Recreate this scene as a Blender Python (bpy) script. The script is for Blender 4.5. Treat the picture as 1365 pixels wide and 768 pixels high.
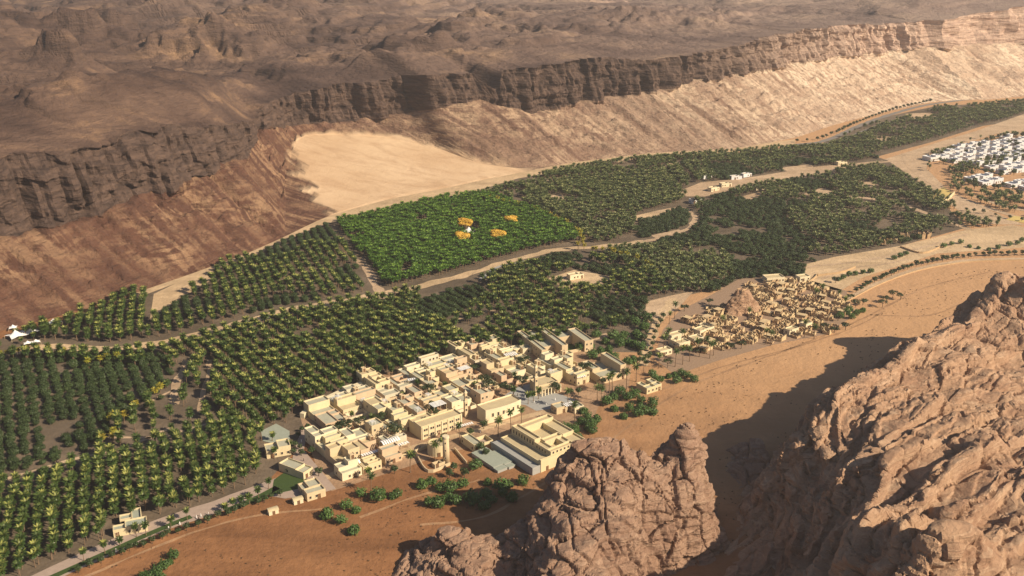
import bpy, math, random
import numpy as np
from mathutils import Vector, geometry

# ------------------------------------------------------------------ camera, sky, sun, exposure
for o in list(bpy.data.objects):
    bpy.data.objects.remove(o)
SC = bpy.context.scene
COL = SC.collection
R = math.radians
CAM_H, PITCH, FPX = 250.0, 20.0, 1340.0          # metres, degrees, pixels of the 1365 wide photograph
cam_d = bpy.data.cameras.new('camera')
cam = bpy.data.objects.new('camera', cam_d)
COL.objects.link(cam)
cam.location = (0, 0, CAM_H)
cam.rotation_euler = (R(90 - PITCH), 0, 0)
cam_d.sensor_width = 36.0
cam_d.lens = 36.0 * FPX / 1365.0
cam_d.clip_start = 1.0
cam_d.clip_end = 20000.0
SC.camera = cam

SUN_EL, SUN_AZ = 34.0, -27.0                      # azimuth counted from +X (right), negative = behind the camera
sun_dir = Vector((math.cos(R(SUN_AZ)) * math.cos(R(SUN_EL)), math.sin(R(SUN_AZ)) * math.cos(R(SUN_EL)), math.sin(R(SUN_EL))))
world = bpy.data.worlds.new('World')
SC.world = world
world.use_nodes = True
wn = world.node_tree
sky = wn.nodes.new('ShaderNodeTexSky')
sky.sky_type = 'NISHITA'
sky.sun_disc = False
sky.sun_elevation = R(SUN_EL)
sky.sun_rotation = R(90 - SUN_AZ)                 # rotation 0 puts the sun at +Y and turns towards +X
sky.altitude = 700
sky.dust_density = 2.0
wn.links.new(sky.outputs[0], wn.nodes['Background'].inputs[0])
wn.nodes['Background'].inputs[1].default_value = 0.05
sun_d = bpy.data.lights.new('sun', 'SUN')
sun_d.energy = 5.0
sun_d.color = (1.0, 0.83, 0.60)
sun_d.angle = R(0.5)
sun = bpy.data.objects.new('sun', sun_d)
COL.objects.link(sun)
sun.rotation_euler = (-sun_dir).to_track_quat('-Z', 'Y').to_euler()
sun.location = sun_dir * 3000
SC.view_settings.view_transform = 'Standard'
SC.view_settings.look = 'None'
SC.view_settings.gamma = 1
SC.view_settings.exposure = 0.62
HAZE_DENSITY, HAZE_G = 0.000115, 0.3
SC.cycles.volume_bounces = 0
SC.cycles.max_bounces = 5
SC.cycles.diffuse_bounces = 3
SC.cycles.transparent_max_bounces = 8

rng = np.random.default_rng(11)
random.seed(5)

# ------------------------------------------------------------------ helpers
cp_, sp_ = math.cos(R(PITCH)), math.sin(R(PITCH))

def G(px, py, z=0.0):
    """the point at height z that the photograph shows at pixel (px, py)"""
    dx = (px - 682.5) / FPX
    v = (384 - py) / FPX
    d = (dx, cp_ + v * sp_, -sp_ + v * cp_)
    t = (z - CAM_H) / d[2]
    return (d[0] * t, d[1] * t)

def PJ(x, y, z):
    """the pixel of a point, for arrays too"""
    zz = z - CAM_H
    w = y * cp_ - zz * sp_
    v = y * sp_ + zz * cp_
    return 682.5 + FPX * x / w, 384 - FPX * v / w

def tag(o, label=None, cat=None, group=None, kind=None):
    if label: o['label'] = label
    if cat: o['category'] = cat
    if group: o['group'] = group
    if kind: o['kind'] = kind
    return o

def link(o, parent=None):
    COL.objects.link(o)
    if parent is not None:
        o.parent = parent
    return o

def empty(name, loc=(0, 0, 0), rz=0.0, parent=None, s=1.0):
    o = bpy.data.objects.new(name, None)
    o.empty_display_size = 0.5
    link(o, parent)
    o.location = loc
    o.rotation_euler = (0, 0, rz)
    o.scale = (s, s, s) if not isinstance(s, tuple) else s
    return o

def copy_tree(o, parent=None):
    c = o.copy()
    COL.objects.link(c)
    c.parent = parent
    for ch in list(o.children):
        copy_tree(ch, c)
    return c

class MB:
    def __init__(s):
        s.v = []; s.f = []
    def quad(s, a, b, c, d):
        n = len(s.v); s.v += [a, b, c, d]; s.f.append((n, n + 1, n + 2, n + 3))
    def poly(s, pts):
        n = len(s.v); s.v += list(pts); s.f.append(tuple(range(n, n + len(pts))))
    def box(s, x0, x1, y0, y1, z0, z1, bottom=True, top=True):
        n = len(s.v)
        s.v += [(x0, y0, z0), (x1, y0, z0), (x1, y1, z0), (x0, y1, z0), (x0, y0, z1), (x1, y0, z1), (x1, y1, z1), (x0, y1, z1)]
        s.f += [(n, n + 1, n + 5, n + 4), (n + 1, n + 2, n + 6, n + 5), (n + 2, n + 3, n + 7, n + 6), (n + 3, n, n + 4, n + 7)]
        if top: s.f.append((n + 4, n + 5, n + 6, n + 7))
        if bottom: s.f.append((n + 3, n + 2, n + 1, n))
    def parapet(s, x0, x1, y0, y1, h, p, t=0.32):
        """four walls to h + p with an open well of depth p on top"""
        n = len(s.v); H = h + p
        o = [(x0, y0), (x1, y0), (x1, y1), (x0, y1)]
        i = [(x0 + t, y0 + t), (x1 - t, y0 + t), (x1 - t, y1 - t), (x0 + t, y1 - t)]
        s.v += [(x, y, 0) for x, y in o] + [(x, y, H) for x, y in o] + [(x, y, H) for x, y in i] + [(x, y, h) for x, y in i]
        for k in range(4):
            l = (k + 1) % 4
            s.f += [(n + k, n + l, n + 4 + l, n + 4 + k), (n + 4 + k, n + 4 + l, n + 8 + l, n + 8 + k), (n + 8 + k, n + 8 + l, n + 12 + l, n + 12 + k)]
    def cyl(s, cx, cy, z0, z1, r0, r1, n=12, cap=True):
        b = len(s.v)
        for k in range(n):
            a = 2 * math.pi * k / n
            s.v.append((cx + r0 * math.cos(a), cy + r0 * math.sin(a), z0))
        for k in range(n):
            a = 2 * math.pi * k / n
            s.v.append((cx + r1 * math.cos(a), cy + r1 * math.sin(a), z1))
        for k in range(n):
            l = (k + 1) % n
            s.f.append((b + k, b + l, b + n + l, b + n + k))
        if cap:
            s.f.append(tuple(b + n + k for k in range(n)))
            s.f.append(tuple(b + k for k in reversed(range(n))))
    def tube(s, pts, rad, n=6):
        b = len(s.v)
        for i, (p, r) in enumerate(zip(pts, rad)):
            q = Vector(pts[min(i + 1, len(pts) - 1)]) - Vector(pts[max(i - 1, 0)])
            q.normalize()
            u = q.orthogonal().normalized(); w = q.cross(u)
            for k in range(n):
                a = 2 * math.pi * k / n
                c = Vector(p) + u * (r * math.cos(a)) + w * (r * math.sin(a))
                s.v.append(tuple(c))
        for i in range(len(pts) - 1):
            for k in range(n):
                l = (k + 1) % n
                s.f.append((b + i * n + k, b + i * n + l, b + (i + 1) * n + l, b + (i + 1) * n + k))
        s.f.append(tuple(b + (len(pts) - 1) * n + k for k in range(n)))
    def mesh(s, name, mat=None, smooth=False):
        me = bpy.data.meshes.new(name)
        me.from_pydata(s.v, [], s.f)
        if mat is not None: me.materials.append(mat)
        if smooth: me.polygons.foreach_set('use_smooth', [True] * len(me.polygons))
        me.update()
        return me
    def build(s, name, mat, parent=None, smooth=False):
        return link(bpy.data.objects.new(name, s.mesh(name, mat, smooth)), parent)

def put(name, me, parent=None, loc=(0, 0, 0), rz=0.0, s=None):
    o = link(bpy.data.objects.new(name, me), parent)
    o.location = loc; o.rotation_euler = (0, 0, rz)
    if s: o.scale = s if isinstance(s, tuple) else (s, s, s)
    return o

BARE, LINES = [], []                               # clearings and tracks where nothing is planted

def sheet(name, pts, z, mat, px=True, kind='structure'):
    """a flat sheet on the ground from an outline"""
    w = [G(*p) for p in pts] if px else pts
    v = [(x, y, z) for x, y in w]
    tri = geometry.tessellate_polygon([[Vector(p) for p in v]])
    me = bpy.data.meshes.new(name)
    fs = []
    for t in tri:
        a, b, c = (v[i] for i in t)
        cr = (b[0] - a[0]) * (c[1] - a[1]) - (b[1] - a[1]) * (c[0] - a[0])
        fs.append(tuple(t) if cr > 0 else tuple(reversed(t)))
    me.from_pydata(v, [], fs)
    me.materials.append(mat)
    o = link(bpy.data.objects.new(name, me))
    if kind: o['kind'] = kind
    if name not in ('farmland', 'upper_farmland'): BARE.append(np.array(w))
    return o

def smooth_line(w, step=3.0):
    """Catmull-Rom through ground points, resampled"""
    P = [np.array(p[:2], float) for p in w]
    P = [2 * P[0] - P[1]] + P + [2 * P[-1] - P[-2]]
    out = []
    for i in range(1, len(P) - 2):
        a, b, c, d = P[i - 1:i + 3]
        n = max(2, int(np.linalg.norm(c - b) / step))
        for k in range(n):
            t = k / n
            out.append(0.5 * (2 * b + (c - a) * t + (2 * a - 5 * b + 4 * c - d) * t * t + (3 * b - a - 3 * c + d) * t ** 3))
    out.append(P[-2])
    return np.array(out)

def strip(name, pts, width, z, mat, kind='structure', edge=0.12, h=0.0):
    """a road or path along pixel points; width may vary; h > 0 makes a wall or hedge of that height"""
    L = smooth_line([G(*p) for p in pts])
    LINES.append((L, width))
    T = np.gradient(L, axis=0); T /= np.linalg.norm(T, axis=1)[:, None]
    N = np.stack([-T[:, 1], T[:, 0]], 1)
    k = np.arange(len(L))
    j1 = np.array([noise1(i * 0.35 + z * 91) for i in k]) * edge * width
    j2 = np.array([noise1(i * 0.35 + 500 + z * 57) for i in k]) * edge * width
    A = L + N * (width / 2 + j1)[:, None]
    B = L - N * (width / 2 + j2)[:, None]
    m = MB()
    n = len(L)
    if h == 0:
        m.v = [(x, y, z) for x, y in A] + [(x, y, z) for x, y in B]
        m.f = [(n + i, n + i + 1, i + 1, i) for i in range(n - 1)]
    else:
        m.v = [(x, y, z) for x, y in A] + [(x, y, z) for x, y in B] + [(x, y, h) for x, y in A] + [(x, y, h) for x, y in B]
        for i in range(n - 1):
            m.f += [(3 * n + i, 3 * n + i + 1, 2 * n + i + 1, 2 * n + i), (n + i, n + i + 1, 3 * n + i + 1, 3 * n + i), (i + 1, i, 2 * n + i, 2 * n + i + 1)]
        m.f += [(0, n, 3 * n, 2 * n), (n - 1, 2 * n - 1, 4 * n - 1, 3 * n - 1)]
    o = m.build(name, mat)
    if kind: o['kind'] = kind
    return o

# value noise on arrays
def _h(ix, iy, iz):
    n = (ix.astype(np.int64) * 374761393 + iy.astype(np.int64) * 668265263 + iz.astype(np.int64) * 2147483647 + 1013904223) & 0xffffffff
    n = ((n ^ (n >> 13)) * 1274126177) & 0xffffffff
    n = ((n ^ (n >> 16)) * 2246822519) & 0xffffffff
    return ((n ^ (n >> 15)) & 0xffff) / 32767.5 - 1.0

def noise3(x, y, z=0.0):
    x, y, z = np.broadcast_arrays(np.asarray(x, float), np.asarray(y, float), np.asarray(z, float))
    ix, iy, iz = np.floor(x), np.floor(y), np.floor(z)
    fx, fy, fz = x - ix, y - iy, z - iz
    u, v, w = (t * t * t * (t * (t * 6 - 15) + 10) for t in (fx, fy, fz))
    r = 0
    for dx in (0, 1):
        for dy in (0, 1):
            for dz in (0, 1):
                r = r + _h(ix + dx, iy + dy, iz + dz) * (u if dx else 1 - u) * (v if dy else 1 - v) * (w if dz else 1 - w)
    return r

def noise1(t):
    return float(noise3(np.array([t]), np.array([0.37]))[0])

def fbm(x, y, z=0.0, o=4, lac=2.03, gain=0.5):
    r, a, f = 0, 1.0, 1.0
    for k in range(o):
        r = r + a * noise3(np.asarray(x) * f + 17.3 * k, np.asarray(y) * f + 9.1 * k, np.asarray(z) * f + 3.7 * k)
        a *= gain; f *= lac
    return r

def billow(x, y, z=0.0, o=3, gain=0.5):
    r, a, f = 0, 1.0, 1.0
    for k in range(o):
        r = r + a * (np.abs(noise3(np.asarray(x) * f + 31.3 * k, np.asarray(y) * f + 5.1 * k, np.asarray(z) * f + 7.7 * k)) * 2 - 0.6)
        a *= gain; f *= 2.1
    return r

def sstep(a, b, x):
    t = np.clip((x - a) / (b - a), 0, 1)
    return t * t * (3 - 2 * t)

def grid_mesh(name, P, mat, attrs=None, keep=None, smooth=False):
    """P: (nu, nv, 3) array to a quad grid mesh"""
    nu, nv, _ = P.shape
    idx = np.arange(nu * nv).reshape(nu, nv)
    q = np.stack([idx[:-1, :-1], idx[1:, :-1], idx[1:, 1:], idx[:-1, 1:]], -1).reshape(-1, 4)
    if keep is not None:
        k = keep.reshape(-1)
        q = q[k[q].any(1)]
    me = bpy.data.meshes.new(name)
    me.vertices.add(nu * nv)
    me.vertices.foreach_set('co', P.reshape(-1).astype(np.float32))
    me.loops.add(len(q) * 4)
    me.loops.foreach_set('vertex_index', q.reshape(-1).astype(np.int32))
    me.polygons.add(len(q))
    me.polygons.foreach_set('loop_start', np.arange(0, len(q) * 4, 4, dtype=np.int32))
    me.polygons.foreach_set('loop_total', np.full(len(q), 4, dtype=np.int32))
    me.polygons.foreach_set('use_smooth', np.full(len(q), smooth))
    for k, a in (attrs or {}).items():
        at = me.attributes.new(k, 'FLOAT', 'POINT')
        at.data.foreach_set('value', a.reshape(-1).astype(np.float32))
    me.materials.append(mat)
    me.update(calc_edges=True)
    me.validate()
    return me

# ------------------------------------------------------------------ materials
class NT:
    """short writer for node trees"""
    def __init__(s, name):
        s.m = bpy.data.materials.new(name); s.m.use_nodes = True
        s.t = s.m.node_tree; s.n = s.t.nodes; s.b = s.n['Principled BSDF']
        s.b.inputs['Roughness'].default_value = 0.9
        s.b.inputs['Specular IOR Level'].default_value = 0.2
    def node(s, ty, **k):
        n = s.n.new(ty)
        for a, v in k.items(): setattr(n, a, v)
        return n
    def set(s, sock, v):
        if hasattr(v, 'is_output'): s.t.links.new(v, sock)
        elif isinstance(v, tuple) and len(v) == 3 and sock.type == 'RGBA': sock.default_value = (*v, 1)
        else: sock.default_value = v
    def pos(s):
        if not hasattr(s, '_p'): s._p = s.node('ShaderNodeNewGeometry').outputs['Position']
        return s._p
    def obj(s):
        return s.node('ShaderNodeTexCoord').outputs['Object']
    def map(s, vec, scale):
        n = s.node('ShaderNodeMapping'); s.set(n.inputs['Vector'], vec); n.inputs['Scale'].default_value = scale
        return n.outputs[0]
    def noise(s, vec, scale, detail=4, rough=0.55, dist=0.0):
        n = s.node('ShaderNodeTexNoise'); s.set(n.inputs['Vector'], vec)
        n.inputs['Scale'].default_value = scale; n.inputs['Detail'].default_value = detail
        n.inputs['Roughness'].default_value = rough; n.inputs['Distortion'].default_value = dist
        return n.outputs['Fac']
    def ramp(s, fac, *stops):
        n = s.node('ShaderNodeValToRGB'); s.set(n.inputs[0], fac); e = n.color_ramp.elements
        while len(e) < len(stops): e.new(0.5)
        for k, (p, c) in enumerate(stops):
            e[k].position = p; e[k].color = (c, c, c, 1) if not isinstance(c, tuple) else (*c, 1)
        return n.outputs[0]
    def mix(s, fac, a, b, mode='MIX'):
        n = s.node('ShaderNodeMix', data_type='RGBA', blend_type=mode)
        s.set(n.inputs[0], fac); s.set(n.inputs[6], a); s.set(n.inputs[7], b)
        return n.outputs[2]
    def math(s, op, a, b=0.0, clamp=False):
        n = s.node('ShaderNodeMath', operation=op, use_clamp=clamp); s.set(n.inputs[0], a); s.set(n.inputs[1], b)
        return n.outputs[0]
    def attr(s, name):
        return s.node('ShaderNodeAttribute', attribute_name=name).outputs['Fac']
    def rnd(s):
        return s.node('ShaderNodeObjectInfo').outputs['Random']
    def bump(s, h, strength=0.5, dist=1.0):
        n = s.node('ShaderNodeBump'); n.inputs['Strength'].default_value = strength; n.inputs['Distance'].default_value = dist
        s.set(n.inputs['Height'], h); s.t.links.new(n.outputs[0], s.b.inputs['Normal'])
    def color(s, c):
        s.set(s.b.inputs['Base Color'], c); return s

def plaster(name, c1, c2, rough=0.9, sc=0.25):
    m = NT(name)
    p = m.obj()
    f = m.noise(p, sc, 5, 0.6)
    c = m.mix(m.ramp(f, (0.3, 0.0), (0.7, 1.0)), c1, c2)
    c = m.mix(m.math('MULTIPLY', m.rnd(), 0.25), c, tuple(0.75 * x for x in c1))
    g = m.noise(m.map(m.pos(), (0.9, 0.9, 0.15)), 1.0, 3)
    c = m.mix(m.ramp(g, (0.5, 0.0), (0.8, 0.25)), c, tuple(0.6 * x for x in c2))
    m.color(c); m.b.inputs['Roughness'].default_value = rough
    m.bump(m.noise(p, 2.0, 3), 0.25, 0.05)
    return m.m

def foliage(name, c1, c2, c3=None, transl=0.25, rough=0.5, sunlit=None):
    m = NT(name)
    c = m.mix(m.rnd(), c1, c2)
    f = m.noise(m.obj(), 1.3, 2)
    c = m.mix(m.ramp(f, (0.35, 0.0), (0.7, 0.65)), c, c3 or tuple(1.5 * x for x in c2))
    big = m.noise(m.pos(), 0.018, 2)
    c = m.mix(m.ramp(big, (0.35, 0.0), (0.65, 0.45)), c, tuple(x * 0.62 for x in c1))
    if sunlit:
        lit = m.ramp(m.math('FRACT', m.math('MULTIPLY', m.rnd(), 7.31)), (0.25, 0.1), (0.9, 1.0))
        c = m.mix(m.math('MULTIPLY', m.attr('sunlit'), lit), c, sunlit)  # painted highlight on the upper fronds, random strength per tree
    m.color(c); m.b.inputs['Roughness'].default_value = rough
    m.b.inputs['Specular IOR Level'].default_value = 0.35
    if transl:
        t = m.node('ShaderNodeBsdfTranslucent'); m.set(t.inputs[0], c)
        mx = m.node('ShaderNodeMixShader'); mx.inputs[0].default_value = transl
        m.t.links.new(m.b.outputs[0], mx.inputs[1]); m.t.links.new(t.outputs[0], mx.inputs[2])
        m.t.links.new(mx.outputs[0], m.n['Material Output'].inputs[0])
    return m.m

def flat(name, c, rough=0.85, var=0.15, sc=0.6):
    m = NT(name)
    f = m.noise(m.pos(), sc, 4)
    m.color(m.mix(f, tuple(x * (1 - var) for x in c), tuple(min(1, x * (1 + var)) for x in c)))
    m.b.inputs['Roughness'].default_value = rough
    return m.m

def ground_mat(name, stops, far=None):
    m = NT(name)
    p = m.pos()
    big = m.noise(p, 0.008, 5, 0.6)
    c = m.ramp(big, *stops)
    streak = m.noise(m.map(p, (0.012, 0.05, 1)), 1.0, 5, 0.6, 0.6)
    c = m.mix(m.ramp(streak, (0.42, 0.0), (0.66, 0.6)), c, tuple(x * 0.6 for x in stops[0][1]))
    fine = m.noise(p, 0.35, 5, 0.65)
    c = m.mix(m.ramp(fine, (0.45, 0.0), (0.75, 0.35)), c, tuple(x * 0.5 for x in stops[0][1]))
    lite = m.noise(p, 0.06, 4, 0.6)
    c = m.mix(m.ramp(lite, (0.5, 0.0), (0.75, 0.3)), c, tuple(min(1, x * 1.35) for x in stops[-1][1]))
    if far:                                                       # sand is paler up the valley, with warm haze painted into the tone
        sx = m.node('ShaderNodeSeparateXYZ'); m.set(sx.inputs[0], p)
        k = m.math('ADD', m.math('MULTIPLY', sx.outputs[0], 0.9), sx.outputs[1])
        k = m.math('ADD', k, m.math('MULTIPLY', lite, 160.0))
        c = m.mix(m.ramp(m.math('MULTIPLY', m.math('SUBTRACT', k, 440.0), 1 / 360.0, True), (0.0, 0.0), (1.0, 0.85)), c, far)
    m.color(c)
    h = m.math('ADD', m.math('MULTIPLY', m.noise(p, 0.05, 6, 0.65), 1.0), m.math('MULTIPLY', fine, 0.25))
    m.bump(h, 0.55, 3.0)
    return m.m

M = {}
M['ground'] = ground_mat('desert_ground', [(0.3, (0.22, 0.10, 0.045)), (0.7, (0.32, 0.16, 0.074))], (0.49, 0.30, 0.165))
M['soil'] = ground_mat('farm_soil', [(0.3, (0.11, 0.085, 0.06)), (0.7, (0.2, 0.155, 0.115))])
M['track'] = ground_mat('sand_track', [(0.3, (0.44, 0.31, 0.2)), (0.7, (0.56, 0.42, 0.29))])
M['pale'] = ground_mat('pale_sand', [(0.3, (0.5, 0.36, 0.22)), (0.7, (0.6, 0.45, 0.29))])
M['paving'] = flat('pink_paving', (0.36, 0.28, 0.235), 0.85, 0.2, 0.5)
M['grey_paving'] = flat('grey_paving', (0.33, 0.33, 0.32), 0.7, 0.15, 0.4)
M['green_slab'] = flat('pale_green_slab', (0.3, 0.33, 0.28), 0.7, 0.15)
M['lawn'] = flat('lawn', (0.045, 0.075, 0.022), 0.9, 0.4, 1.2)
M['asphalt'] = flat('old_asphalt', (0.2, 0.185, 0.175), 0.9, 0.2, 0.2)
M['plot'] = flat('yellow_plot', (0.55, 0.42, 0.16), 0.9, 0.2, 0.2)
M['line'] = flat('white_paint', (0.7, 0.68, 0.64), 0.7, 0.1)
M['wall_a'] = plaster('cream_plaster', (0.66, 0.56, 0.36), (0.58, 0.48, 0.30))
M['wall_b'] = plaster('sand_plaster', (0.61, 0.49, 0.32), (0.53, 0.42, 0.27))
M['wall_c'] = plaster('pale_plaster', (0.72, 0.64, 0.46), (0.64, 0.55, 0.38))
M['wall_d'] = plaster('rosy_plaster', (0.60, 0.45, 0.31), (0.5, 0.36, 0.24))
M['wall_e'] = plaster('grey_cream_plaster', (0.62, 0.56, 0.43), (0.52, 0.46, 0.35))
M['roof_a'] = plaster('grey_green_roof', (0.43, 0.42, 0.33), (0.35, 0.35, 0.28))
M['roof_b'] = plaster('tan_roof', (0.54, 0.45, 0.28), (0.45, 0.37, 0.24))
M['white_roof'] = flat('white_roof', (0.66, 0.67, 0.7), 0.7, 0.12)
M['white'] = flat('white_canvas', (0.8, 0.8, 0.8), 0.6, 0.04)
M['white_wall'] = flat('white_render', (0.62, 0.62, 0.63), 0.7, 0.12)
M['glass'] = flat('dark_pane', (0.03, 0.03, 0.035), 0.25, 0.2)
M['wood'] = flat('brown_wood', (0.16, 0.09, 0.05), 0.8, 0.2)
M['frame'] = flat('pale_frame', (0.6, 0.5, 0.34), 0.8, 0.1)
M['mud'] = plaster('mud_brick', (0.50, 0.36, 0.21), (0.40, 0.27, 0.16))
M['mud_pale'] = plaster('pale_mud_brick', (0.62, 0.49, 0.30), (0.5, 0.37, 0.22))
M['rubble'] = plaster('rubble', (0.33, 0.23, 0.16), (0.25, 0.17, 0.12), sc=0.8)
M['bark'] = flat('palm_bark', (0.17, 0.115, 0.075), 0.95, 0.3, 2.0)
M['bark_dark'] = flat('dark_bark', (0.09, 0.065, 0.045), 0.95, 0.3, 2.0)
M['palm'] = foliage('palm_frond', (0.03, 0.07, 0.016), (0.06, 0.105, 0.024), (0.10, 0.14, 0.032), 0.25, 0.4, (0.46, 0.46, 0.12))
M['palm_bright'] = foliage('bright_palm_frond', (0.04, 0.11, 0.014), (0.07, 0.16, 0.018), (0.11, 0.2, 0.026), 0.3, 0.42, (0.22, 0.36, 0.05))
M['palm_far'] = foliage('dusty_palm_frond', (0.042, 0.08, 0.026), (0.09, 0.125, 0.04), (0.14, 0.165, 0.055), 0.25, 0.42, (0.36, 0.37, 0.15))
M['palm_yellow'] = foliage('yellow_palm_frond', (0.30, 0.25, 0.03), (0.24, 0.28, 0.03), (0.45, 0.33, 0.04))
M['leaf_dark'] = foliage('dark_leaf', (0.03, 0.055, 0.018), (0.05, 0.085, 0.026), (0.08, 0.115, 0.035), 0.15)
M['leaf'] = foliage('green_leaf', (0.055, 0.12, 0.03), (0.09, 0.17, 0.04), (0.14, 0.22, 0.06), 0.25)
M['leaf_gold'] = foliage('golden_leaf', (0.78, 0.50, 0.07), (0.82, 0.55, 0.09), (0.85, 0.62, 0.14), 0.3)
M['leaf_umbrella'] = foliage('acacia_leaf', (0.025, 0.045, 0.018), (0.045, 0.065, 0.022), (0.075, 0.1, 0.03), 0.1)
M['scrub'] = foliage('dry_scrub', (0.13, 0.075, 0.04), (0.17, 0.1, 0.055), (0.13, 0.11, 0.055), 0.0)
# ------------------------------------------------------------------ ground and roads
def ground_sheet():
    xs = np.concatenate([np.linspace(-6500, -700, 30), np.linspace(-650, 900, 156), np.linspace(950, 6500, 28)])
    ys = np.concatenate([np.linspace(-2500, 250, 12), np.linspace(270, 1600, 134), np.linspace(1650, 8500, 36)])
    X, Y = np.meshgrid(xs, ys, indexing='ij')
    P = np.stack([X, Y, np.zeros_like(X)], -1)
    o = link(bpy.data.objects.new('ground', grid_mesh('ground', P, M['ground'])))
    o['kind'] = 'structure'
ground_sheet()

TRACK = [(20, 470), (60, 462), (130, 466), (205, 459), (240, 451), (330, 429), (400, 411), (500, 394), (600, 372), (680, 349), (740, 334), (800, 329), (860, 322), (905, 311), (925, 296), (922, 284), (905, 277), (870, 284)]
sheet('farmland', [(-60, 470), (0, 452), (70, 432), (200, 386), (300, 345), (450, 293), (610, 262), (690, 236), (850, 212), (960, 206), (1060, 196), (1150, 205), (1190, 215), (1240, 255), (1290, 303), (1200, 328), (1090, 352), (1070, 372), (980, 380), (905, 396), (880, 425), (850, 470), (760, 468), (640, 462), (560, 492), (490, 515), (410, 560), (395, 600), (340, 660), (210, 705), (130, 740), (60, 772), (-80, 830)], 0.02, M['soil'])
sheet('upper_farmland', [(1080, 200), (1120, 178), (1170, 158), (1250, 141), (1420, 134), (1420, 152), (1310, 168), (1240, 190), (1165, 210)], 0.02, M['soil'])
sheet('sandy_clearing', [(180, 398), (250, 372), (330, 344), (390, 318), (440, 297), (520, 278), (620, 259), (690, 238), (760, 226), (860, 212), (960, 206), (1060, 193), (1060, 186), (960, 198), (860, 204), (760, 212), (690, 226), (620, 244), (520, 264), (440, 284), (390, 303), (330, 330), (250, 358), (180, 386)], 0.045, M['pale'])
sheet('sandy_clearing', [(728, 372), (765, 360), (800, 366), (822, 376), (800, 386), (760, 388)], 0.05, M['pale'])
sheet('sandy_clearing', [(205, 392), (240, 375), (285, 352), (300, 350), (285, 372), (245, 395), (210, 418), (200, 425)], 0.05, M['pale'])
sheet('sandy_clearing', [(845, 288), (880, 280), (905, 278), (880, 290), (850, 296)], 0.05, M['pale'])
sheet('sandy_clearing', [(905, 255), (935, 243), (990, 238), (1090, 222), (1180, 214), (1090, 232), (1000, 248), (940, 262), (915, 262)], 0.05, M['track'])
sheet('sandy_clearing', [(1075, 352), (1110, 343), (1200, 328), (1290, 306), (1350, 300), (1400, 310), (1365, 330), (1250, 338), (1150, 370), (1120, 388), (1070, 380)], 0.05, M['pale'])
sheet('sandy_clearing', [(862, 402), (895, 394), (925, 388), (905, 410), (880, 428), (858, 432)], 0.05, M['track'])
sheet('sandy_clearing', [(1180, 212), (1250, 190), (1300, 175), (1365, 152), (1420, 150), (1420, 190), (1330, 178), (1240, 205), (1235, 225), (1270, 260), (1365, 300), (1300, 298), (1240, 252)], 0.05, M['track'])
strip('sand_track', TRACK[:13], 9.0, 0.08, M['pale'], edge=0.25)
strip('sand_track', TRACK[12:], 5.0, 0.083, M['track'], edge=0.3)
strip('sand_track', [(480, 345), (492, 365), (505, 388), (512, 398)], 7, 0.085, M['track'], edge=0.25)
strip('sand_track', [(900, 398), (882, 418), (872, 440), (864, 462), (856, 488)], 6.5, 0.09, M['pale'], edge=0.2)
strip('sand_track', [(400, 556), (440, 536), (480, 518), (510, 506)], 4.5, 0.09, M['track'], edge=0.2)
strip('sand_track', [(690, 478), (740, 462), (790, 452), (820, 444)], 6, 0.1, M['track'], edge=0.2)
strip('sand_track', [(1075, 356), (1150, 348), (1230, 330), (1290, 312)], 3.5, 0.1, M['track'], edge=0.3)
strip('sand_track', [(1095, 372), (1130, 358), (1180, 352), (1210, 345)], 3.0, 0.1, M['track'], edge=0.3)
strip('sand_track', [(640, 372), (665, 356), (700, 348)], 3.0, 0.1, M['grey_paving'], edge=0.3)
for cl in ([(1070, 259), (1095, 251), (1124, 257), (1100, 266)], [(985, 263), (1012, 256), (1024, 262), (998, 269)], [(868, 314), (905, 306), (916, 312), (880, 321)], [(1140, 246), (1160, 241), (1172, 247), (1150, 252)], [(1172, 181), (1206, 184), (1188, 189), (1160, 186)], [(1206, 152), (1240, 150), (1252, 157), (1222, 160)], [(1040, 224), (1080, 219), (1086, 224), (1050, 229)], [(730, 262), (748, 258), (756, 266), (738, 270)]):
    sheet('sandy_clearing', cl, 0.055, M['track'])
strip('sand_track', [(1128, 262), (1180, 268), (1240, 286), (1292, 306)], 6, 0.09, M['track'], edge=.3)
strip('sand_track', [(690, 246), (760, 238), (860, 228), (905, 216)], 5, 0.09, M['track'], edge=.4)
M['faint'] = ground_mat('faint_track', [(0.3, (0.33, 0.19, 0.105)), (0.7, (0.42, 0.26, 0.15))])
for q in ([(560, 700), (640, 690), (700, 660), (790, 605), (850, 560), (930, 510), (1040, 470), (1130, 440), (1180, 415)], [(100, 775), (230, 720), (330, 690), (430, 678)], [(880, 520), (960, 490), (1060, 462), (1150, 425), (1230, 385), (1320, 362)], [(480, 690), (560, 660), (640, 640)], [(1160, 420), (1240, 420), (1300, 400), (1400, 390)]):
    strip('dirt_path', q, 1.6, 0.03, M['faint'], edge=.4)
for q, wd in (([(150, 566), (185, 545), (230, 520)], 2.0), ([(145, 583), (200, 584), (240, 580)], 2.0), ([(150, 605), (180, 592), (230, 570)], 2.5), ([(0, 640), (40, 630), (90, 615), (150, 600)], 2.5),
              ([(240, 575), (290, 562)], 2.0), ([(590, 432), (640, 418), (700, 405)], 2.5), ([(230, 540), (240, 500), (250, 480)], 5.0), ([(265, 550), (275, 510), (280, 480)], 3.0)):
    strip('dirt_path', q, wd, 0.1, M['track'], edge=0.35)
strip('road', [(1000, 452), (1080, 425), (1135, 396), (1170, 378), (1215, 361), (1260, 351), (1310, 346), (1420, 344)], 4.5, 0.11, M['track'])
strip('road', [(930, 250), (990, 241), (1080, 226), (1180, 216), (1236, 213)], 4.5, 0.11, M['track'])
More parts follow.
